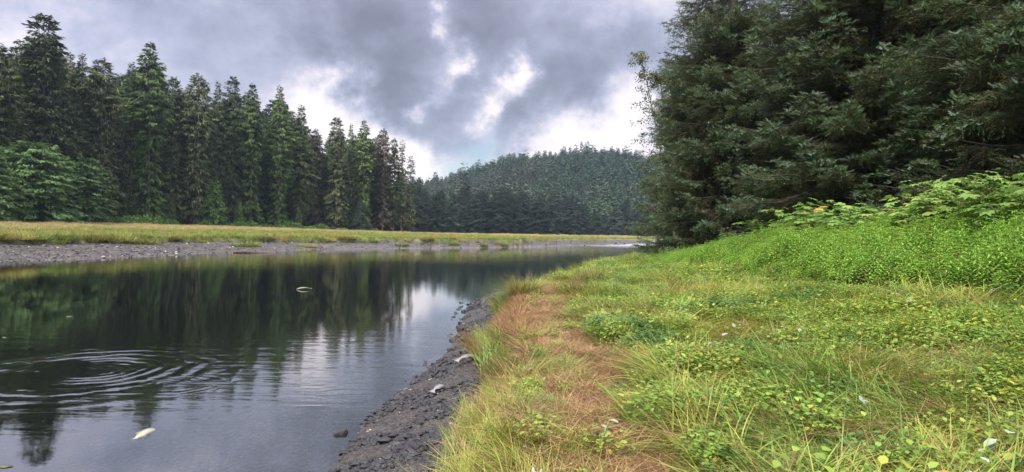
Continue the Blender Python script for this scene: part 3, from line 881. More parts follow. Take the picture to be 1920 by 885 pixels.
T_arch = [tuft_mesh('tuft', M_grass, blades(26, 0.11, (0.22, 0.50), (0.006, 0.012), (0.2, 1.0), (0.8, 2.1), 5, r), blades(4, 0.08, (0.45, 0.7), (0.005, 0.009), (0.2, 0.8), (0.8, 1.6), 6, r, crange=(0.05, 0.5))) for _ in range(5)]
T_flat = [tuft_mesh('tuft_flat', M_grass, blades(30, 0.16, (0.28, 0.65), (0.006, 0.013), (0.55, 1.25), (0.35, 1.1), 5, r, comb=0.5)) for _ in range(4)]
T_short = [tuft_mesh('tuft_short', M_grass, blades(40, 0.12, (0.10, 0.26), (0.004, 0.009), (0.1, 0.9), (0.4, 1.4), 4, r)) for _ in range(3)]
T_straw = [tuft_mesh('straw', M_straw, blades(44, 0.18, (0.12, 0.38), (0.003, 0.007), (1.25, 1.6), (-0.15, 0.25), 3, r)) for _ in range(4)]
# herbs: leaflets on short stalks
def herb(n, rad, h, leaf, r, mat, flat=0.5, wr=0.35):
    a = r.rand(n) * 6.28; q = rad * np.sqrt(r.rand(n))
    P0 = np.stack([np.cos(a) * q, np.sin(a) * q, h * (0.35 + 0.65 * r.rand(n))], -1)
    az = r.rand(n) * 6.28; pt = r.randn(n) * flat * 0.6 - 0.1
    D = np.stack([np.cos(az) * np.cos(pt), np.sin(az) * np.cos(pt), np.sin(pt)], -1)
    side = np.stack([-np.sin(az), np.cos(az), np.zeros(n)], -1)
    up = np.cross(D, side)
    ll = leaf * (0.6 + 0.7 * r.rand(n))
    Vs = []
    for (fx, fy, fz) in ((0, 0, 0), (0.3, 1, 0.12), (0.7, 0.8, 0.10), (1, 0, -0.05), (0.7, -0.8, 0.10), (0.3, -1, 0.12), (0.5, 0, -0.02)):
        Vs.append(P0 + D * (ll * fx)[:, None] + side * (ll * wr * fy)[:, None] + up * (ll * fz * 0.8)[:, None])
    V = np.stack(Vs, 1).reshape(-1, 3)
    b_ = (np.arange(n) * 7)[:, None]
    Fq = np.concatenate([b_ + np.array(x) for x in ((0, 1, 2, 6), (6, 2, 3, 4), (0, 6, 4, 5))])
    c = np.repeat(r.rand(n), 7)
    return V, Fq, c
HST = [(0, (0.13, 0.22, 0.035)), (0.5, (0.24, 0.36, 0.055)), (0.86, (0.36, 0.46, 0.09)), (0.93, (0.40, 0.34, 0.04)), (0.97, (0.45, 0.24, 0.05)), (1, (0.35, 0.36, 0.26))]
M_herb = leafmat('herb_leaves', HST, 0.45, 0.3, var=0.25, hue=0.02, spec=0.4, patch=([(0, (0.05, 0.12, 0.03)), (0.6, (0.09, 0.19, 0.04)), (1, (0.15, 0.26, 0.06))], 0.5, 0.65), patch_scale=0.8)
T_herb = [tuft_mesh('herb', M_herb, herb(64, 0.17, 0.20, 0.042, r, None), blades(8, 0.14, (0.2, 0.4), (0.004, 0.007), (0.1, 0.7), (0.6, 1.6), 4, r)) for _ in range(4)]
T_herb2 = [tuft_mesh('herb_small', M_herb, herb(110, 0.16, 0.22, 0.026, r, None, wr=0.3)) for _ in range(2)]
M_silver = leafmat('silver_leaves', [(0, (0.22, 0.27, 0.18)), (1, (0.42, 0.45, 0.36))], 0.6, 0.1, var=0.15)
T_silver = [tuft_mesh('silver', M_silver, herb(9, 0.09, 0.20, 0.06, r, None, flat=0.9, wr=0.3)) for _ in range(3)]
M_autumn = leafmat('autumn_leaves', [(0, (0.45, 0.30, 0.03)), (0.5, (0.42, 0.16, 0.04)), (1, (0.22, 0.06, 0.03))], 0.5, 0.2, var=0.15)
T_autumn = [tuft_mesh('autumn', M_autumn, herb(5, 0.1, 0.2, 0.05, r, None, flat=0.6, wr=0.4)) for _ in range(2)]
# sources index
SRC = T_arch + T_flat + T_short + T_herb + T_herb2 + T_silver + T_autumn + T_straw
i_arch = range(0, 5); i_flat = range(5, 9); i_short = range(9, 12); i_herb = range(12, 16); i_herb2 = range(16, 18); i_silver = range(18, 21); i_aut = range(21, 23); i_str = range(23, 27)

def scatter(n, xr, yr, r):
    return r.uniform(xr[0], xr[1], n), r.uniform(yr[0], yr[1], n)
PX, PY, PI_, PS, PZ, PT = [], [], [], [], [], []
for (y0, y1, dens) in ((1.5, 7, 120), (7, 12, 95), (12, 20, 60), (20, 32, 34), (32, 62, 16)):
    xmax = 0.82 * y1 + 1.5
    xmax = min(xmax, 13)
    area = (xmax + 2) * (y1 - y0)
    n = int(area * dens)
    x, y = scatter(n, (-2, xmax), (y0, y1), r)
    z, s, sr, sl, e = terrain(x, y)
    pm_ = path_mask(x, y)
    # only what the wide view (plus a margin) could see
    ok = (s > 0.02) & (x < 0.80 * y + 1.6) & (r.rand(n) > pm_ * 1.08) & (s < 8.5 + 0.15 * y)
    x, y, z, s, pm_ = x[ok], y[ok], z[ok], s[ok], pm_[ok]; n = len(x)
    hb = vnoise(x, y, 1.1, 301) + 0.35 * (vnoise(x, y, 0.35, 302) - 0.5) + 0.04 * np.clip(x - 1.5, 0, 4)     # herb patches
    fl = vnoise(x, y, 1.7, 305) + 0.3 * (vnoise(x, y, 0.5, 306) - 0.5)
    k = r.rand(n)
    pick = np.where(k < 0.16, r.choice(i_arch, n), np.where(k < 0.82, r.choice(i_flat, n), r.choice(i_short, n)))
    pick = np.where((hb > 0.60) & (k < 0.62) & (s > 0.6), np.where(r.rand(n) < 0.7, r.choice(i_herb, n), r.choice(i_herb2, n)), pick)
    pick = np.where((hb <= 0.60) & (k > 0.93) & (s > 0.4), r.choice(i_herb, n), pick)
    pick = np.where(r.rand(n) < 0.006, r.choice(i_silver, n), pick)
    pick = np.where(r.rand(n) < 0.010, r.choice(i_aut, n), pick)
    pick = np.where((r.rand(n) < 0.08 + 0.35 * pm_) & (y < 20), r.choice(i_str, n), pick)
    sc = r.uniform(0.7, 1.25, n) * (0.7 + 0.75 * vnoise(x, y, 0.8, 310)) * (1 - 0.4 * pm_)
    sc *= np.where((x < 0.5) & (y < 10), 0.78, 1.0)
    sc *= np.where(y > 30, 1.3, np.where(y > 18, 1.15, 1.0))
    PX.append(x); PY.append(y); PZ.append(z - 0.01); PI_.append(pick); PS.append(sc)
x = np.concatenate(PX); y = np.concatenate(PY); z = np.concatenate(PZ); pick = np.concatenate(PI_); sc = np.concatenate(PS); n = len(x)
tilt = r.randn(n, 2) * 0.12
# grass leans out over the bank edge
_, s, sr, _, _ = terrain(x, y)
edge = 1 - sstep(0.1, 0.9, s)
tilt[:, 1] -= edge * 0.55
flow = 9.0 * vnoise(x, y, 1.4, 777) + 3.5 * vnoise(x, y, 0.4, 778) + r.randn(n) * 0.45
rots = np.column_stack([tilt, np.where(r.rand(n) < 0.85, flow, r.rand(n) * 6.28)])
sc3 = np.column_stack([sc * 1.05, sc * 1.05, sc * np.where((pick < 9), 0.70, 0.95)])
z = z + np.where(pick >= 23, 0.10, 0)
o = instancer('meadow_grass', np.column_stack([x, y, z]), rots, sc3, pick, SRC)
o['label'] = 'yellow green grass and low herbs covering the right bank'; o['category'] = 'grass'
print('meadow tufts', n)
# straw on the path
n = 9000
x, y = scatter(n * 3, (-1.0, 3.2), (2.5, 22), r)
z, s, sr, sl, e = terrain(x, y); pm_ = path_mask(x, y)
ok = (s > 0.0) & (r.rand(len(x)) < np.clip(pm_ * 1.4, 0, 1)) | ((s > 0.1) & (s < 1.2) & (r.rand(len(x)) < 0.12) & (y > 6))
x, y, z = x[ok], y[ok], z[ok]; n = len(x); print('straw', n)
# blades lie roughly along the way people walked, following the slope of the ground
gxn = (terrain(x + 0.1, y)[0] - terrain(x - 0.1, y)[0]) / 0.2; gyn = (terrain(x, y + 0.1)[0] - terrain(x, y - 0.1)[0]) / 0.2
o = instancer('trampled_straw', np.column_stack([x, y, z + 0.03]), np.column_stack([np.arctan(gyn) + r.randn(n) * 0.05, -np.arctan(gxn) + r.randn(n) * 0.05, r.rand(n) * 6.28]),
              r.uniform(0.6, 1.15, n), r.randint(0, 4, n), T_straw)
o['label'] = 'flattened reddish brown dead grass along the footpath'; o['category'] = 'grass'

# big tussocks as things
M_tuss = leafmat('tussock_grass', [(0, (0.26, 0.15, 0.06)), (0.2, (0.30, 0.22, 0.07)), (0.5, (0.24, 0.24, 0.06)), (1, (0.11, 0.16, 0.035))], 0.45, 0.3, var=0.12)
M_tuss_o = leafmat('tussock_grass_orange', [(0, (0.24, 0.12, 0.05)), (0.5, (0.32, 0.20, 0.075)), (1, (0.22, 0.19, 0.05))], 0.45, 0.3, var=0.12)
TU = [tuft_mesh('tussock', mt, blades(620, 0.34, (0.55, 1.0), (0.006, 0.011), (0.05, 0.7), (0.6, 1.9), 6, r)) for mt in (M_tuss, M_tuss_o, M_tuss)]
for (x, y, k, sc, lab) in ((-0.15, 19.3, 0, 0.95, 'big round grass tussock at the river corner of the bank, farther of the pair'),
                           (0.35, 17.3, 0, 1.05, 'big green grass tussock at the river corner of the bank, nearer of the pair'),
                           (2.55, 20.5, 2, 1.05, 'tall green tussock standing beside the brown path where it nears the river'),
                           (1.75, 17.5, 0, 0.8, 'small green tussock between the path and the tall tussock'),
                           (-0.52, 12.6, 1, 0.85, 'orange brown tussock hanging over the bank above the slate beach'),
                           (-0.35, 11.4, 1, 0.7, 'lower orange tussock drooping down the bank beside the dead fish'),
                           (8.2, 11.6, 2, 1.3, 'tall soft grass clump at the right frame edge below the nettles')):
    o = put('grass_tussock', TU[k], None, (x, y, tz(x, y) - 0.03), lab, 'tussock', 'grass tussocks on the right bank')
    o.rotation_euler = (0, 0, random.random() * 6); o.scale = (sc, sc, sc * 0.9)

# ------------------------------------------------------------------ nettles
def nettle(H, r, npair):
    Vs, Fs, Cs = [], [], []; off = 0
    lx, ly = r.randn(2) * 0.05
    st, sf = tube([(0, 0, -0.05), (lx * 0.4, ly * 0.4, H * 0.5), (lx, ly, H)], [0.005, 0.004, 0.002], 3)
    Vs.append(st); Fs.append(sf); Cs.append(np.full(len(st), 0.3)); off += len(st)
    for i in range(npair):
        f = 0.18 + 0.82 * i / (npair - 1); z = H * f
        ll = 0.115 * (1 - 0.6 * f ** 3) * r.uniform(0.8, 1.2)
        a0 = i * math.pi / 2 + r.randn() * 0.25
        nl = 2 if i < npair - 1 else 4
        for k in range(nl):
            a = a0 + k * 2 * math.pi / nl; p = -0.25 - 0.45 * r.rand() + 0.7 * (f > 0.93)
            D = np.array([math.cos(a) * math.cos(p), math.sin(a) * math.cos(p), math.sin(p)]); sd = np.array([-math.sin(a), math.cos(a), 0]); up = np.cross(D, sd)
            P0 = np.array([lx * f, ly * f, z]) + D * 0.012
            v = [P0, P0 + D * ll * 0.3 + sd * ll * 0.21 + up * 0.006, P0 + D * ll * 0.65 + sd * ll * 0.14, P0 + D * ll - up * 0.01, P0 + D * ll * 0.65 - sd * ll * 0.14, P0 + D * ll * 0.3 - sd * ll * 0.21 + up * 0.006, P0 + D * ll * 0.5 - up * 0.008]
            Vs.append(np.array(v)); Fs.append(np.array([(0, 1, 2, 6), (6, 2, 3, 4), (0, 6, 4, 5)]) + off); off += 7
            yel = (r.rand() < 0.12 * (1 - f) * 2)
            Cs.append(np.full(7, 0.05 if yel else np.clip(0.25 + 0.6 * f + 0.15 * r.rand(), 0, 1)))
    return Vs, Fs, Cs
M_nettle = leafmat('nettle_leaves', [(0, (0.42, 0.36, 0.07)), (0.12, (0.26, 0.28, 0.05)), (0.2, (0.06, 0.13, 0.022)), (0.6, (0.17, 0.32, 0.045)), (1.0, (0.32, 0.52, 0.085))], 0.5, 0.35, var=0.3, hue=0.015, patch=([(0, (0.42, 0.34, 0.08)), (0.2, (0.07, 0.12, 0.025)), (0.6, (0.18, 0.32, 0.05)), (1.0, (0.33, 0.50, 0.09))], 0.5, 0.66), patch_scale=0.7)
NET = []
for k in range(5):
    VV, FF, CC = [], [], []; off = 0
    for q in range(5):
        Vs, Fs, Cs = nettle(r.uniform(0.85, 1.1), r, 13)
        dx_, dy_ = r.uniform(-0.16, 0.16, 2)
        nv = 0
        for v in Vs: VV.append(v + np.array([dx_, dy_, 0])); nv += len(v)
        for f in Fs: FF.append(f + off)
        CC += Cs; off += nv
    NET.append(mesh_np('nettles', np.concatenate(VV), np.concatenate(FF), {'c': np.concatenate(CC)}, [M_nettle]))
n = 20000
x = r.uniform(4.0, 14, n); y = r.uniform(6.5, 32, n)
fe = np.interp(y, [6, 9, 12, 16, 25], [8.9, 7.9, 7.0, 6.5, 6.4]) + 0.6 * fbm(y, y * 0, 4, 401, 2) + 0.35 * fbm(x, y, 0.9, 403, 2)          # front edge of the nettle bed
be = fe + np.interp(y, [6, 12, 20, 26, 30], [4.4, 3.6, 3.0, 2.4, 1.5])
ok = (x > fe) & (x < be) & (x < 0.8 * y + 2.5) & (y < 31)
x, y, fe = x[ok], y[ok], fe[ok]; n = len(x)
z = terrain(x, y)[0]
hs = np.interp(x - fe, [0, 0.35, 1.2, 3], [0.35, 0.62, 1.0, 1.15]) * r.uniform(0.7, 1.12, n) * (0.72 + 0.55 * vnoise(x, y, 1.3, 402))
hs *= np.interp(y, [8, 16, 24, 30], [1.12, 1.0, 0.88, 0.7])
lone = r.rand(n) < 0.03
hs[lone] *= 1.22
keep = (vnoise(x, y, 0.6, 405) > 0.16) | (x - fe > 1.2)
x, y, z, hs, fe = x[keep], y[keep], z[keep], hs[keep], fe[keep]; n = len(x)
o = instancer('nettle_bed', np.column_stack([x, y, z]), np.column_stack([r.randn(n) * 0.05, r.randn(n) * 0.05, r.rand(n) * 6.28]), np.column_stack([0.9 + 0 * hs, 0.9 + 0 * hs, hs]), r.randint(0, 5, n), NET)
o['label'] = 'dense bright green nettle bed in front of the shrubs'; o['category'] = 'nettles'
print('nettles', n)

# ------------------------------------------------------------------ broad leaved shrubs
def maple_leaf(size, r):
    """lobed broad leaf as a fan, cupped and drooping"""
    n = 14; pts = [(0, 0, 0)]
    for i in range(n + 1):
        a = -2.6 + 5.2 * i / n
        lobe = 1.0 if i % 2 == 0 else 0.66
        lobe *= (1.0 - 0.16 * abs(a) / 2.6)
        q = size * 0.5 * lobe * (1 + 0.1 * r.randn())
        pts.append((size * 0.18 + math.cos(a) * q, math.sin(a) * q, -0.22 * q * lobe + 0.05 * size * (i % 2)))
    pts[0] = (size * 0.12, 0, 0)
    f = [(0, i, i + 1) for i in range(1, n + 1)]
    return np.array(pts), np.array(f)
M_club = leafmat('broad_leaves', [(0, (0.16, 0.28, 0.06)), (0.5, (0.22, 0.36, 0.08)), (0.82, (0.28, 0.40, 0.10)), (0.9, (0.42, 0.38, 0.10)), (1, (0.50, 0.22, 0.12))], 0.45, 0.3, var=0.2, hue=0.015, spec=0.4)
M_stem = barkmat('shrub_stem', (0.10, 0.08, 0.04), (0.22, 0.18, 0.09))
SHR = []
for k in range(4):
    parts = []; LV, LF, LC = [], [], []; off = 0
    for q in range(6):
        a = r.rand() * 6.28; ln = r.uniform(0.1, 0.5); H = r.uniform(1.3, 2.0)
        pts = [(math.cos(a) * ln * f ** 1.3 * H, math.sin(a) * ln * f ** 1.3 * H, H * f) for f in np.linspace(0, 1, 5)]
        parts.append(tube(pts, [0.016, 0.014, 0.012, 0.010, 0.007], 5))
        for j in range(17):
            f = r.uniform(0.5, 1.0) if j > 4 else 1.0
            p0 = np.array([math.cos(a) * ln * f ** 1.3 * H, math.sin(a) * ln * f ** 1.3 * H, H * f])
            b_ = r.rand() * 6.28; pl = r.uniform(0.12, 0.32); el = r.uniform(0.1, 0.9)
            p1 = p0 + pl * np.array([math.cos(b_) * math.cos(el), math.sin(b_) * math.cos(el), math.sin(el)])
            parts.append(tube([p0, p1], [0.004, 0.003], 3))
            lv, lf = maple_leaf(r.uniform(0.20, 0.36), r)
            tl = r.uniform(0.0, 0.55)
            Rm = np.array(Matrix.Rotation(b_, 3, 'Z') @ Matrix.Rotation(tl, 3, 'Y') @ Matrix.Rotation(r.randn() * 0.25, 3, 'X'))
            lv = lv @ Rm.T + p1
            LV.append(lv); LF.append(lf + off); off += len(lv)
            LC.append(np.full(len(lv), r.rand() * (0.86 if k < 3 else 1.0)))
    a_, b_ = joinparts(parts)
    SHR.append((mesh_np('shrub_stem', a_, b_, mats=[M_stem], smooth=True), mesh_np('shrub_leaves', np.concatenate(LV), np.concatenate(LF), {'c': np.concatenate(LC)}, [M_club])))
cl = [(u, v, d) for u, v, d in ((1410, 432, 26.5), (1440, 414, 25.5), (1470, 404, 24.5), (1500, 384, 23.0), (1535, 380, 22.0), (1565, 386, 21.0), (1595, 396, 20.2),
      (1615, 392, 19.2), (1655, 378, 18.4), (1690, 384, 17.6), (1715, 376, 17.0), (1745, 362, 16.2), (1770, 352, 15.4), (1800, 348, 14.9), (1838, 326, 14.4), (1870, 334, 13.8),
      (1905, 330, 13.2), (1935, 330, 12.6), (1530, 404, 20.8), (1600, 410, 19.0), (1680, 398, 17.0), (1760, 380, 15.0), (1820, 362, 13.6), (1880, 352, 12.6), (1640, 402, 18.2), (1720, 396, 16.2), (1480, 418, 23.4), (1570, 408, 20.2), (1985, 330, 12.4))]
for i, (u, v, d) in enumerate(cl):
    top = at(u, v, d); z = tz(top[0], d)
    s_ = (top[2] - z) / 1.9
    o = empty('broad_leaved_shrub', (top[0], d, z - 0.05), random.random() * 6.28, (1.25, 1.25, s_),
              'broad leaved shrub with big lobed light green leaves between nettles and spruces', 'shrub', 'broad leaved shrubs behind the nettles')
    a_, b_ = SHR[3] if u in (1535, 1570, 1715, 1880, 1410) else SHR[i % 3]
    put('stem', a_, o); put('leaves', b_, o)

# ------------------------------------------------------------------ bushes at the foot of the left forest
M_bush = leafmat('bush_leaves', [(0, (0.06, 0.13, 0.03)), (0.6, (0.12, 0.23, 0.045)), (1, (0.2, 0.32, 0.07))], 0.5, 0.3, var=0.25)
BU = []
for k in range(3):
    n = 1500
    d_ = r.randn(n, 3); d_ /= np.linalg.norm(d_, axis=1)[:, None]; d_[:, 2] = np.abs(d_[:, 2])
    rad = (0.55 + 0.5 * r.rand(n)) * (0.8 + 0.4 * vnoise(d_[:, 0] * 3 + 9, d_[:, 1] * 3 + d_[:, 2] * 2, 1, k))
    P0 = d_ * rad[:, None] * np.array([1.6, 1.6, 1.3])
    D = r.randn(n, 3) * 0.5 + d_; D[:, 2] -= 0.5; D /= np.linalg.norm(D, axis=1)[:, None]
    W = np.cross(D, r.randn(n, 3)); W /= np.linalg.norm(W, axis=1)[:, None]
    v, f = quads_diamond(P0, D * 0.28, W * 0.1)
    st, sf = joinparts([tube([(0, 0, -0.1), (math.cos(q) * 0.6, math.sin(q) * 0.6, 1.2)], [0.03, 0.01], 4) for q in range(5)])
    BU.append((mesh_np('bush_stems', st, sf, mats=[M_stem]), mesh_np('bush_leaves', v, f, {'c': np.repeat(r.rand(n), 4)}, [M_bush])))
for u, sc in ((215, 1.0), (243, 1.2), (268, 1.4), (292, 1.3), (318, 1.0), (384, 1.0), (425, 0.9), (448, 1.1), (470, 1.2), (500, 1.0), (545, 1.5), (578, 1.0), (600, 1.4), (640, 0.9), (700, 0.9)):
    d = float(dfront(u)) - 6; x = (u - 960) / F * d
    o = empty('leafy_bush', (x, d, tz(x, d) - 0.1), random.random() * 6, (sc * 1.2, sc * 1.2, sc), 'low light green leafy bush at the foot of the left forest', 'bush', 'low bushes at the foot of the left forest')
    a_, b_ = BU[random.randrange(3)]
    put('stem', a_, o); put('leaves', b_, o)

# ------------------------------------------------------------------ far bank grass
r = np.random.RandomState(33)
FT = [tuft_mesh('far_tuft', M_fargrass, blades(30, 0.42, (0.25, 0.55), (0.02, 0.045), (0.1, 0.9), (0.5, 1.6), 3, r)) for _ in range(4)]
FD = [tuft_mesh('far_dry', M_drygrass, blades(34, 0.45, (0.4, 0.75), (0.015, 0.035), (0.0, 0.5), (0.2, 1.0), 3, r)) for _ in range(3)]
n = 120000
u = r.uniform(-120, 1290, n); d = 44 / (1 - r.rand(n) * (1 - 44 / 300.0))
x = (u - 960) / F * d; y = d
z, s, sr, sl, e = terrain(x, y)
lim = np.where(u < 770, dfront(u) - 1, np.interp(u, midu, midd) - 1)
ok = (e > 0.25) & (y < lim)
x, y, z, sl, e = x[ok], y[ok], z[ok], sl[ok], e[ok]; n = len(x)
dr_ = sstep(26, 42, sl + 8 * fbm(x, y, 9, 4, 2))
isd = r.rand(n) < dr_ * 0.8
pick = np.where(isd, 4 + r.randint(0, 3, n), r.randint(0, 4, n))
tl = r.randn(n, 2) * 0.12
sc = r.uniform(0.6, 1.1, n) * np.interp(y, [50, 150, 300], [0.85, 1.2, 1.7]) * (0.6 + 0.7 * vnoise(x, y, 2.5, 8))
sc3 = np.column_stack([sc, sc, sc * np.interp(y, [50, 120, 300], [0.9, 0.8, 0.55])])
o = instancer('far_meadow_grass', np.column_stack([x, y, z - 0.02]), np.column_stack([tl, r.rand(n) * 6.28]), sc3, pick, FT + FD)
o['label'] = 'green and straw coloured grass of the far meadow'; o['category'] = 'grass'
print('far grass', n)
n = 60000
u = r.uniform(-120, 1250, n); d = 44 / (1 - r.rand(n) * (1 - 44 / 170.0)); x = (u - 960) / F * d; y = d
z, s, sr, sl, e = terrain(x, y)
ok = (e > -0.25) & (e < 1.3) & (vnoise(x, y, 1.1, 71) > 0.25)
x, y, z, e = x[ok], y[ok], z[ok], e[ok]; n = len(x); print('edge', n)
sc = r.uniform(0.8, 1.5, n) * np.interp(y, [50, 120], [0.9, 1.2])
o = instancer('bank_edge_grass', np.column_stack([x, y, z + 0.05]), np.column_stack([0.35 + 0.25 * r.randn(n), 0.25 * r.randn(n) - 0.2, r.randn(n) * 0.4]), sc, r.randint(0, 4, n), FT)
o['label'] = 'ragged grass hanging over the far bank edge'; o['category'] = 'grass'
# slumped turf clumps on the far mud bank, countable
TC = [tuft_mesh('turf_clump', M_fargrass, blades(420, 0.6, (0.3, 0.6), (0.02, 0.04), (0.2, 1.2), (0.6, 1.6), 3, r)) for _ in range(3)]
for (u, v, sc) in ((20, 452, 1.2), (60, 449, 1.0), (120, 445, 0.9), (215, 453, 1.4), (270, 455, 1.0), (375, 452, 0.7), (443, 460, 0.8), (468, 459, 1.1), (500, 448, 0.9), (575, 461, 0.9),
                   (610, 452, 0.9), (650, 449, 1.1), (700, 452, 0.9), (755, 459, 0.9), (800, 452, 1.0), (850, 456, 1.0), (905, 459, 0.8), (940, 458, 0.9), (175, 446, 1.1), (320, 446, 0.9)):
    # march to the ground
    for dd in np.arange(45, 170, 0.5):
        q = at(u, v, dd)
        if q[2] < tz(q[0], q[1]) + 0.15: break
    o = put('turf_clump', TC[random.randrange(3)], None, (q[0], q[1], tz(q[0], q[1]) - 0.05), 'slumped clump of yellow green turf on the far mud bank', 'turf clump', 'turf clumps fallen from the far bank edge')
    o.rotation_euler = (0, 0, random.random() * 6); o.scale = (sc * 2.2, sc * 1.5, sc * 1.7)

# ------------------------------------------------------------------ rocks, slate, gravel
def rock_mesh(name, seed, flat, mat, npt=16, ang=True):
    r_ = np.random.RandomState(seed)
    bm = bmesh.new()
    for _ in range(npt):
        d_ = r_.randn(3); d_ /= np.linalg.norm(d_); d_ *= r_.uniform(0.75, 1.0)
        bm.verts.new((d_[0] * 0.5, d_[1] * 0.36, d_[2] * 0.5 * flat))
    res = bmesh.ops.convex_hull(bm, input=bm.verts[:])
    bmesh.ops.delete(bm, geom=[g for g in res['geom_interior'] if isinstance(g, bmesh.types.BMVert)], context='VERTS')
    loose = [v for v in bm.verts if not v.link_faces]
    bmesh.ops.delete(bm, geom=loose, context='VERTS')
    bmesh.ops.bevel(bm, geom=bm.edges[:], offset=0.012, segments=1, affect='EDGES')
    me = bpy.data.meshes.new(name); bm.to_mesh(me); bm.free(); me.materials.append(mat)
    return me
def rockmat(name, c1, c2, rough):
    m, t, out = newmat(name)
    tc = t.n('ShaderNodeTexCoord'); nz = t.noise(tc.outputs['Object'], 5, 5, 0.7)
    oi = t.n('ShaderNodeObjectInfo')
    c = t.ramp(nz, [(0.3, c1), (0.75, c2)])
    hs = t.n('ShaderNodeHueSaturation'); t.l(c, hs.inputs['Color']); t.l(t.mrange(oi.outputs['Random'], 0, 1, 0.6, 1.6, False), hs.inputs['Value'])
    p = t.n('ShaderNodeBsdfPrincipled'); p.inputs['Roughness'].default_value = rough; t.l(hs.outputs[0], p.inputs['Base Color'])
    b = t.n('ShaderNodeBump'); b.inputs['Strength'].default_value = 0.5; b.inputs['Distance'].default_value = 0.02; t.l(nz, b.inputs['Height']); t.l(b.outputs[0], p.inputs['Normal'])
    t.l(p.outputs[0], out.inputs[0]); return m
M_slate = rockmat('dark_slate', (0.010, 0.010, 0.012), (0.035, 0.035, 0.040), 0.5)
M_grit = rockmat('grey_grit', (0.024, 0.020, 0.017), (0.095, 0.080, 0.068), 0.65)
M_pale = rockmat('pale_pebble', (0.22, 0.2, 0.17), (0.45, 0.42, 0.36), 0.6)
SL = [rock_mesh('slate', 500 + i, 0.28 + 0.06 * i, M_slate) for i in range(5)]
GR = [rock_mesh('grit', 520 + i, 0.5, M_grit, 10) for i in range(3)]
PP = [rock_mesh('pebble', 540 + i, 0.55, M_pale, 12) for i in range(2)]
r = np.random.RandomState(44)
k = 0
while k < 95:
    y = r.uniform(14.5, 27); w = float(beach_w(np.array([y]))[0]); 
    x0 = np.interp(y, RIGHT[:, 1], RIGHT[:, 0]); x = x0 + r.uniform(-0.35, w * 0.95)
    s_ = r.uniform(0.16, 0.42)
    z = tz(x, y)
    o = put('slate_rock', SL[r.randint(5)], None, (x, y, max(z, -0.04) + s_ * 0.07), 'wet black slate rock piled along the waterline below the tussocks', 'rock', 'dark slate rocks along the waterline')
    o.rotation_euler = (r.randn() * 0.25, r.randn() * 0.25, r.rand() * 6.28); o.scale = (s_ * 1.2, s_, s_ * 1.0)
    k += 1
for (u, v, s_, lab) in ((646, 794, 0.26, 'lone black slate rock at the water edge of the near beach'), (770, 855, 0.30, 'broad flat slate slab on the near gravel beach'),
                   (720, 830, 0.22, 'angular slate slab left of the broad flat one on the near beach'), (833, 700, 0.18, 'small black stone above the dead fish on the beach')):
    q = on_z(u, v, 0.12)
    o = put('slate_rock', SL[r.randint(5)], None, (q[0], q[1], max(0, tz(q[0], q[1])) + 0.02), lab, 'rock', 'loose slate rocks on the near beach')
    o.rotation_euler = (0.1, 0.1, r.rand() * 6); o.scale = (s_ * 1.3, s_, s_ * 0.9)
# gravel stuff on the near beach
n = 60000
y = r.uniform(2.5, 30, n); y = 2.5 + (y - 2.5) * np.sqrt(r.rand(n)); x = np.interp(y, RIGHT[:, 1], RIGHT[:, 0]) + r.uniform(-0.9, 3.2, n)
z, s, sr, sl, e = terrain(x, y)
ok = (s < 0.35) & (sr > -0.7) & (r.rand(n) < np.where(sr > -0.05, 1, 0.25))
x, y, z, s, sr = x[ok], y[ok], z[ok], s[ok], sr[ok]; n = len(x)
big = r.rand(n)
slz = vnoise(x, y, 0.5, 77) > 0.42
pick = np.where(slz & (r.rand(n) < 0.6), r.randint(0, 5, n), 5 + r.randint(0, 3, n))
pick = np.where(r.rand(n) < 0.015, 8 + r.randint(0, 2, n), pick)
sc = np.where(pick < 5, 0.03 + 0.16 * r.rand(n) ** 3.2, 0.015 + 0.04 * r.rand(n) ** 2)
o = instancer('beach_gravel', np.column_stack([x, y, z + sc * 0.05]), np.column_stack([r.randn(n) * 0.22, r.randn(n) * 0.22, r.rand(n) * 6.28]), sc, pick, SL + GR + PP)
o['label'] = 'dark slate gravel and grit of the near beach'; o['category'] = 'gravel'
print('gravel', n)
# stones on the river bed
n = 2600
y = r.uniform(4.5, 22, n); x = np.interp(y, RIGHT[:, 1], RIGHT[:, 0]) - 0.2 - 9 * r.rand(n) ** 1.3
z = terrain(x, y)[0]; sc = 0.03 + 0.14 * r.rand(n) ** 3
o = instancer('river_bed_pebbles', np.column_stack([x, y, z]), np.column_stack([r.randn(n) * 0.15, r.randn(n) * 0.15, r.rand(n) * 6.28]), sc, np.where(r.rand(n) < 0.22, 8 + r.randint(0, 2, n), 5 + r.randint(0, 3, n)), SL + GR + PP)
o['label'] = 'pebbles lying on the shallow river bed'; o['category'] = 'pebbles'
# far bank stones + riffle stones
n = 34000
u = r.uniform(-60, 1240, n); d = 44 / (1 - r.rand(n) * (1 - 44 / 190.0)); x = (u - 960) / F * d; y = d
z, s, sr, sl, e = terrain(x, y)
rif = np.exp(-((x - 24) ** 2 / 180.0 + (y - 160) ** 2 / 900.0))
ok = ((sl > -0.3) & (e < 0.2)) | ((sl < 0) & (sr < 0) & (z > -0.08) & (rif > 0.3))
x, y, z = x[ok], y[ok], z[ok]; n = len(x)
sc = (0.10 + 0.42 * r.rand(n) ** 3) * np.interp(y, [45, 150], [0.8, 1.8])
o = instancer('far_bank_stones', np.column_stack([x, y, z]), np.column_stack([r.randn(n) * 0.2, r.randn(n) * 0.2, r.rand(n) * 6.28]), sc, np.where(r.rand(n) < 0.05, 8, np.where(r.rand(n) < 0.5, 5 + r.randint(0, 3, n), r.randint(0, 5, n))), SL + GR + PP)
o['label'] = 'stones scattered over the far mud bank'; o['category'] = 'stones'

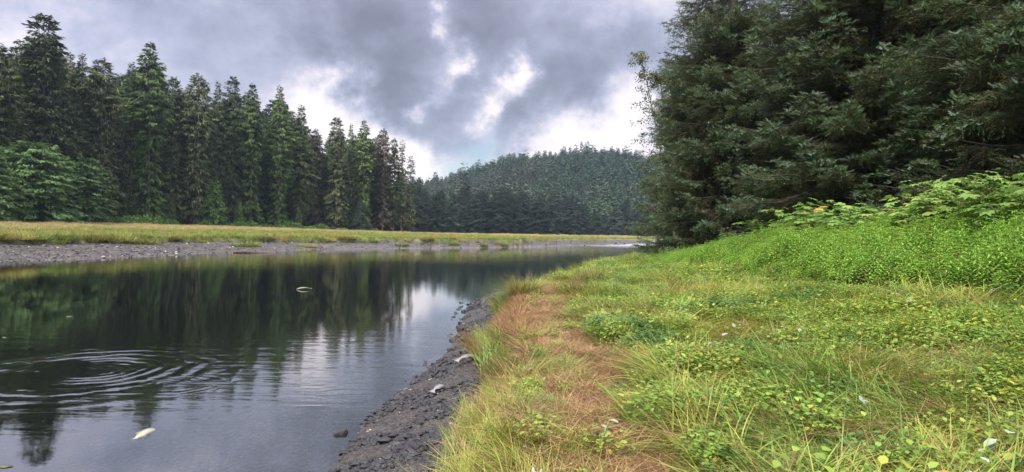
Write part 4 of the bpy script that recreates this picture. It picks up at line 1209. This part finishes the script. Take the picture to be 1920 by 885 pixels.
# ------------------------------------------------------------------ driftwood and fish
M_drift = barkmat('driftwood', (0.045, 0.03, 0.026), (0.16, 0.12, 0.10), 6)
q0 = on_z(437, 468, 0.35); q1 = at(514, 464, q0[1] + 1.5)
a = np.array([q0[0], q0[1], tz(q0[0], q0[1]) + 0.22]); b = np.array([q1[0], q1[1] , 0]); b[2] = tz(b[0], b[1]) + 0.45
pts = [a + (b - a) * f - a + np.array([0, 0, 0.06 * math.sin(f * 5)]) for f in np.linspace(0, 1, 9)]
rad = [0.10, 0.14, 0.17, 0.20, 0.22, 0.24, 0.26, 0.27, 0.22]
v1, f1 = joinparts([tube(pts, rad, 9), tube([pts[4], pts[4] + np.array([0.3, -0.2, 0.35])], [0.05, 0.02], 5), tube([pts[7], pts[7] + np.array([-0.2, -0.1, 0.3])], [0.06, 0.02], 5)])
put('driftwood_log', mesh_np('driftwood_log', v1, f1, mats=[M_drift], smooth=True), None, tuple(a), 'grey brown driftwood log stranded on the far mud bank at the waterline', 'log')

def fish_mesh(name, mat, L=0.55, bend=0.12):
    n = 18; S = 12; V = []
    for i in range(n):
        f = i / (n - 1)
        if f < 0.80: hgt = 0.115 * L * (math.sin(math.pi * min(1, (f + 0.03) / 0.83) ** 0.75) ** 0.75) + 0.02 * L
        else: hgt = 0.03 * L + (f - 0.80) / 0.2 * 0.115 * L
        wid = (0.06 * L * math.sin(math.pi * min(1, (f + 0.03) / 0.86) ** 0.7) ** 0.8 if f < 0.8 else 0.010 * L * (1.2 - f)) + 0.003 * L
        if f < 0.05: hgt *= 0.55; wid *= 0.6
        cy = bend * L * math.sin(f * 2.6)
        for k in range(S):
            an = 2 * math.pi * k / S
            zz = math.sin(an) * hgt
            xx = f * L
            if f > 0.88: xx += abs(math.sin(an)) * 0.06 * L - 0.02 * L      # forked tail
            if k == 3 and 0.42 < f < 0.56: zz += 0.06 * L                   # dorsal fin
            if k == 9 and 0.55 < f < 0.66: zz -= 0.045 * L
            V.append((xx - L / 2, cy + math.cos(an) * wid, zz))
    Fc = []
    for i in range(n - 1):
        for k in range(S):
            Fc.append((i * S + k, i * S + (k + 1) % S, (i + 1) * S + (k + 1) % S, (i + 1) * S + k))
    caps = [tuple(range(S))]
    me = mesh_np(name, V, [np.array(Fc), np.array(caps), np.array([tuple((n - 1) * S + k for k in range(S))])], mats=[mat], smooth=True)
    return me
def fishmat(name, back, belly):
    m, t, out = newmat(name)
    tc = t.n('ShaderNodeTexCoord'); sp = t.n('ShaderNodeSeparateXYZ'); t.l(tc.outputs['Object'], sp.inputs[0])
    nz = t.noise(tc.outputs['Object'], 40, 3, 0.6)
    f = t.mrange(t.math('ADD', sp.outputs[2], t.math('MULTIPLY', t.math('SUBTRACT', nz, 0.5), 0.05)), -0.01, 0.035)
    c = t.mix(f, belly, back)
    p = t.n('ShaderNodeBsdfPrincipled'); p.inputs['Roughness'].default_value = 0.35; t.l(c, p.inputs['Base Color']); t.l(p.outputs[0], out.inputs[0]); return m
M_fishp = fishmat('pale_dead_fish', (0.20, 0.20, 0.13), (0.36, 0.36, 0.27))
M_fishg = fishmat('grey_dead_fish', (0.07, 0.065, 0.07), (0.26, 0.235, 0.235))
q = on_z(268, 818, -0.03)
o = put('dead_fish', fish_mesh('dead_fish', M_fishp, 0.56, 0.06), None, (q[0], q[1], -0.03), 'pale yellowish dead fish floating just under the surface of the near water', 'fish', 'dead fish')
h0 = on_z(300, 800); h1 = on_z(238, 836); an = math.atan2(h1[1] - h0[1], h1[0] - h0[0])
o.rotation_euler = (R(85), 0, an)
q = on_z(570, 543, 0.0)
o = put('dead_fish', fish_mesh('dead_fish', M_fishp, 0.62, 0.1), None, (q[0], q[1], 0.015), 'white dead fish floating belly up in the middle of the dark water', 'fish', 'dead fish')
o.rotation_euler = (R(90), 0, R(8))
q = on_z(874, 681, 0.28)
o = put('dead_fish', fish_mesh('dead_fish', M_fishg, 0.60, 0.14), None, (q[0], q[1], tz(q[0], q[1]) + 0.045), 'larger silvery dead fish on the beach close to the grassy bank', 'fish', 'dead fish')
o.rotation_euler = (R(78), R(0), R(235))
q = on_z(820, 735, 0.2)
o = put('dead_fish', fish_mesh('dead_fish', M_fishg, 0.48, 0.08), None, (q[0], q[1], tz(q[0], q[1]) + 0.035), 'smaller grey dead fish lying on the gravel nearer the water', 'fish', 'dead fish')
o.rotation_euler = (R(80), 0, R(255))
# sunken leaves
M_leafw = leafmat('sunken_leaves', [(0, (0.10, 0.12, 0.045)), (1, (0.2, 0.19, 0.09))], 0.5, 0.0)
lv, lf = quads_diamond(np.zeros((1, 3)), np.array([[0.16, 0, 0]]), np.array([[0, 0.04, 0.0]]))
lvv = np.concatenate([lv, lv + np.array([0, 0, -0.004])]); lff = np.array([(0, 1, 2, 3), (7, 6, 5, 4), (0, 4, 5, 1), (1, 5, 6, 2), (2, 6, 7, 3), (3, 7, 4, 0)])
LM = mesh_np('fallen_leaf', lvv, lff, {'c': np.full(8, 0.4)}, [M_leafw])
for u, v, s_, lab in ((25, 874, 1.0, 'green pointed leaf floating at the lower left corner of the water'), (137, 594, 1.6, 'lone pale leaf drifting on the dark green water'),
                 (8, 632, 1.3, 'whitish leaf drifting at the left frame edge')):
    q = on_z(u, v, 0.006)
    o = put('fallen_leaf', LM, None, (q[0], q[1], 0.008), lab, 'leaf', 'leaves adrift on the river'); o.scale = (s_, s_, s_); o.rotation_euler = (0, 0, random.random() * 6)

# ------------------------------------------------------------------ sky
SUN_EL, SUN_AZ = R(52), R(215)     # azimuth clockwise from +Y (north): behind left of the camera
world = bpy.data.worlds.new('World'); scene.world = world; world.use_nodes = True
t = NT(world.node_tree)
out = t.n('ShaderNodeOutputWorld'); bg = t.n('ShaderNodeBackground'); bg.inputs['Strength'].default_value = 0.1
t.l(bg.outputs[0], out.inputs[0])
sky = t.n('ShaderNodeTexSky'); sky.sky_type = 'NISHITA'; sky.sun_disc = False; sky.sun_elevation = SUN_EL; sky.sun_rotation = SUN_AZ
tc = t.n('ShaderNodeTexCoord'); Dn = tc.outputs['Generated']
sp = t.n('ShaderNodeSeparateXYZ'); t.l(Dn, sp.inputs[0])
zc = t.math('MAXIMUM', sp.outputs[2], 0.0)
den = t.math('ADD', zc, 0.30)
cx = t.math('DIVIDE', sp.outputs[0], den); cy = t.math('DIVIDE', sp.outputs[1], den)
cv = t.n('ShaderNodeCombineXYZ'); t.l(cx, cv.inputs[0]); t.l(cy, cv.inputs[1]); t.l(t.math('MULTIPLY', sp.outputs[2], 1.5), cv.inputs[2])
n_big = t.noise(cv.outputs[0], 1.6, 4, 0.55, 0.5)
n_mid = t.noise(cv.outputs[0], 4.2, 5, 0.62, 0.35)
n_fine = t.noise(Dn, 13.0, 5, 0.65, 0.2)
# warped direction for the placed cloud masses and gaps
wn = t.n('ShaderNodeTexNoise'); wn.inputs['Scale'].default_value = 6.5; wn.inputs['Detail'].default_value = 6; wn.inputs['Roughness'].default_value = 0.66; t.l(Dn, wn.inputs['Vector'])
wv = t.vmath('SUBTRACT', wn.outputs['Color'], (0.5, 0.5, 0.5)).outputs[0]
wv = t.vmath('SCALE', wv, scale=0.20).outputs[0]
Dw = t.vmath('NORMALIZE', t.vmath('ADD', Dn, wv).outputs[0]).outputs[0]
def blob(u, v, spx, w):
    d = RM @ np.array([(u - 960) / F, (442.5 - v) / F, -1.0]); d /= np.linalg.norm(d)
    sg = spx / F
    dot = t.vmath('DOT_PRODUCT', Dw, tuple(d)).outputs['Value']
    return t.math('MULTIPLY', t.math('EXPONENT', t.math('DIVIDE', t.math('SUBTRACT', dot, 1.0), sg * sg)), w)
dens = t.math('MULTIPLY', t.math('SUBTRACT', n_big, 0.5), 0.55)
dens = t.math('ADD', dens, t.math('MULTIPLY', t.math('SUBTRACT', n_mid, 0.5), 0.5))
dens = t.math('ADD', dens, t.math('MULTIPLY', t.math('SUBTRACT', n_fine, 0.5), 0.5))
dens = t.math('ADD', dens, 0.45)
for (u, v, s_, w) in ((625, 190, 45, -0.42), (600, 150, 60, -0.12), (700, 265, 50, -0.22), (800, 315, 70, -0.30), (965, 145, 22, -0.58), (930, 205, 20, -0.5), (850, 120, 20, -0.5), (815, 60, 16, -0.45), (810, 168, 14, -0.4),
                      (800, 300, 60, -0.30), (900, 325, 110, -0.55), (1030, 300, 70, -0.30), (1110, 265, 70, -0.36), (1200, 225, 50, -0.2), (740, 240, 35, -0.2), (1180, 255, 60, -0.25), (560, 240, 60, -0.25), (1180, 15, 60, -0.16), (25, 130, 50, -0.20), (330, 90, 120, -0.03), (480, 90, 60, -0.06),
                      (700, 90, 70, 0.22), (740, 170, 50, 0.30), (800, 225, 50, 0.40), (870, 255, 50, 0.46), (960, 262, 45, 0.40), (1010, 225, 55, 0.34), (1090, 200, 70, 0.26), (1060, 90, 90, 0.28), (1180, 150, 60, 0.20), (880, 150, 35, 0.25), (900, 40, 70, 0.26), (640, 25, 90, 0.20), (430, 20, 90, 0.10)):
    dens = t.math('ADD', dens, blob(u, v, s_, w))
K = 1.0   # ramp holds display colours; scaled by 5 below for strength 0.1 and exposure +1
def kc(r_, g_, b_):
    f = lambda c_: ((c_ / 255) / 12.92 if c_ / 255 < 0.04045 else (((c_ / 255) + 0.055) / 1.055) ** 2.4) * K
    return (f(r_), f(g_), f(b_))
ccol = t.ramp(dens, [(0.0, kc(250, 240, 240)), (0.14, kc(240, 228, 232)), (0.30, kc(208, 202, 210)), (0.45, kc(172, 173, 193)), (0.62, kc(147, 149, 168)), (0.80, kc(123, 123, 137)), (1.0, kc(106, 105, 118))], 'B_SPLINE')
ccol = t.vmath('SCALE', ccol, scale=3.65).outputs[0]
# bluer toward the left and right, as cloud lit by open sky
tint = t.mrange(t.math('ABSOLUTE', t.math('ADD', sp.outputs[0], 0.05)), 0.15, 0.6)
ccol = t.mix(t.math('MULTIPLY', tint, 0.6), ccol, t.vmath('MULTIPLY', ccol, (0.95, 1.0, 1.12)).outputs[0])
# brighter overhead, as under overcast, and behind; raised to light ground and trees
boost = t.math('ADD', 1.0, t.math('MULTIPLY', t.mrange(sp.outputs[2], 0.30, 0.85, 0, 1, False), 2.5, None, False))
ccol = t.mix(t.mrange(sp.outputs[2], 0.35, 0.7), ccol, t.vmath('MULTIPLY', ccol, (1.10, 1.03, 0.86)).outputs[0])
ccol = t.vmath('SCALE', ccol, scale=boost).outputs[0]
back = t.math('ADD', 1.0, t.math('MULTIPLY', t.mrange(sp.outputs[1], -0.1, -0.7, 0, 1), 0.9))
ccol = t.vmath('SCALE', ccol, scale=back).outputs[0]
gap = blob(900, 300, 30, 1.1)
skyc = t.mix(t.math('MINIMUM', gap, 0.8), ccol, t.vmath('SCALE', sky.outputs[0], scale=0.35).outputs[0])
skyc = t.mix(0.06, skyc, sky.outputs[0])
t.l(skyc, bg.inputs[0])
world.cycles.sampling_method = 'MANUAL'; world.cycles.sample_map_resolution = 512

sd = bpy.data.lights.new('sun', 'SUN'); sd.energy = 1.5; sd.angle = R(14); sd.color = (1.0, 0.95, 0.88)
so = bpy.data.objects.new('sun', sd); COL.objects.link(so)
sdir = Vector((math.sin(SUN_AZ) * math.cos(SUN_EL), math.cos(SUN_AZ) * math.cos(SUN_EL), math.sin(SUN_EL)))
so.rotation_euler = (-sdir).to_track_quat('-Z', 'Y').to_euler(); so.location = sdir * 100

# ------------------------------------------------------------------ air
HAZE = 0.0002
if HAZE:
    bpy.ops.mesh.primitive_cube_add(size=1)
    hz = bpy.context.object; hz.name = 'haze'; hz['kind'] = 'stuff'
    hz.scale = (4500, 1860, 124); hz.location = (0, 600, 62 - 4)
    m, t, out = newmat('haze'); pv = t.n('ShaderNodeVolumePrincipled')
    pv.inputs['Density'].default_value = HAZE; pv.inputs['Color'].default_value = (0.62, 0.80, 1.0, 1); pv.inputs['Anisotropy'].default_value = 0.3
    t.l(pv.outputs[0], out.inputs['Volume']); hz.data.materials.append(m)

# ------------------------------------------------------------------ render settings
scene.view_settings.view_transform = 'Standard'; scene.view_settings.look = 'None'
scene.view_settings.exposure = 1.78; scene.view_settings.gamma = 1
cy_ = scene.cycles
cy_.max_bounces = 6; cy_.diffuse_bounces = 2; cy_.glossy_bounces = 2; cy_.transmission_bounces = 3; cy_.transparent_max_bounces = 8; cy_.volume_bounces = 0
cy_.use_denoising = True
cy_.caustics_reflective = False; cy_.caustics_refractive = False
cy_.sample_clamp_indirect = 6
print('objects', len(scene.objects))
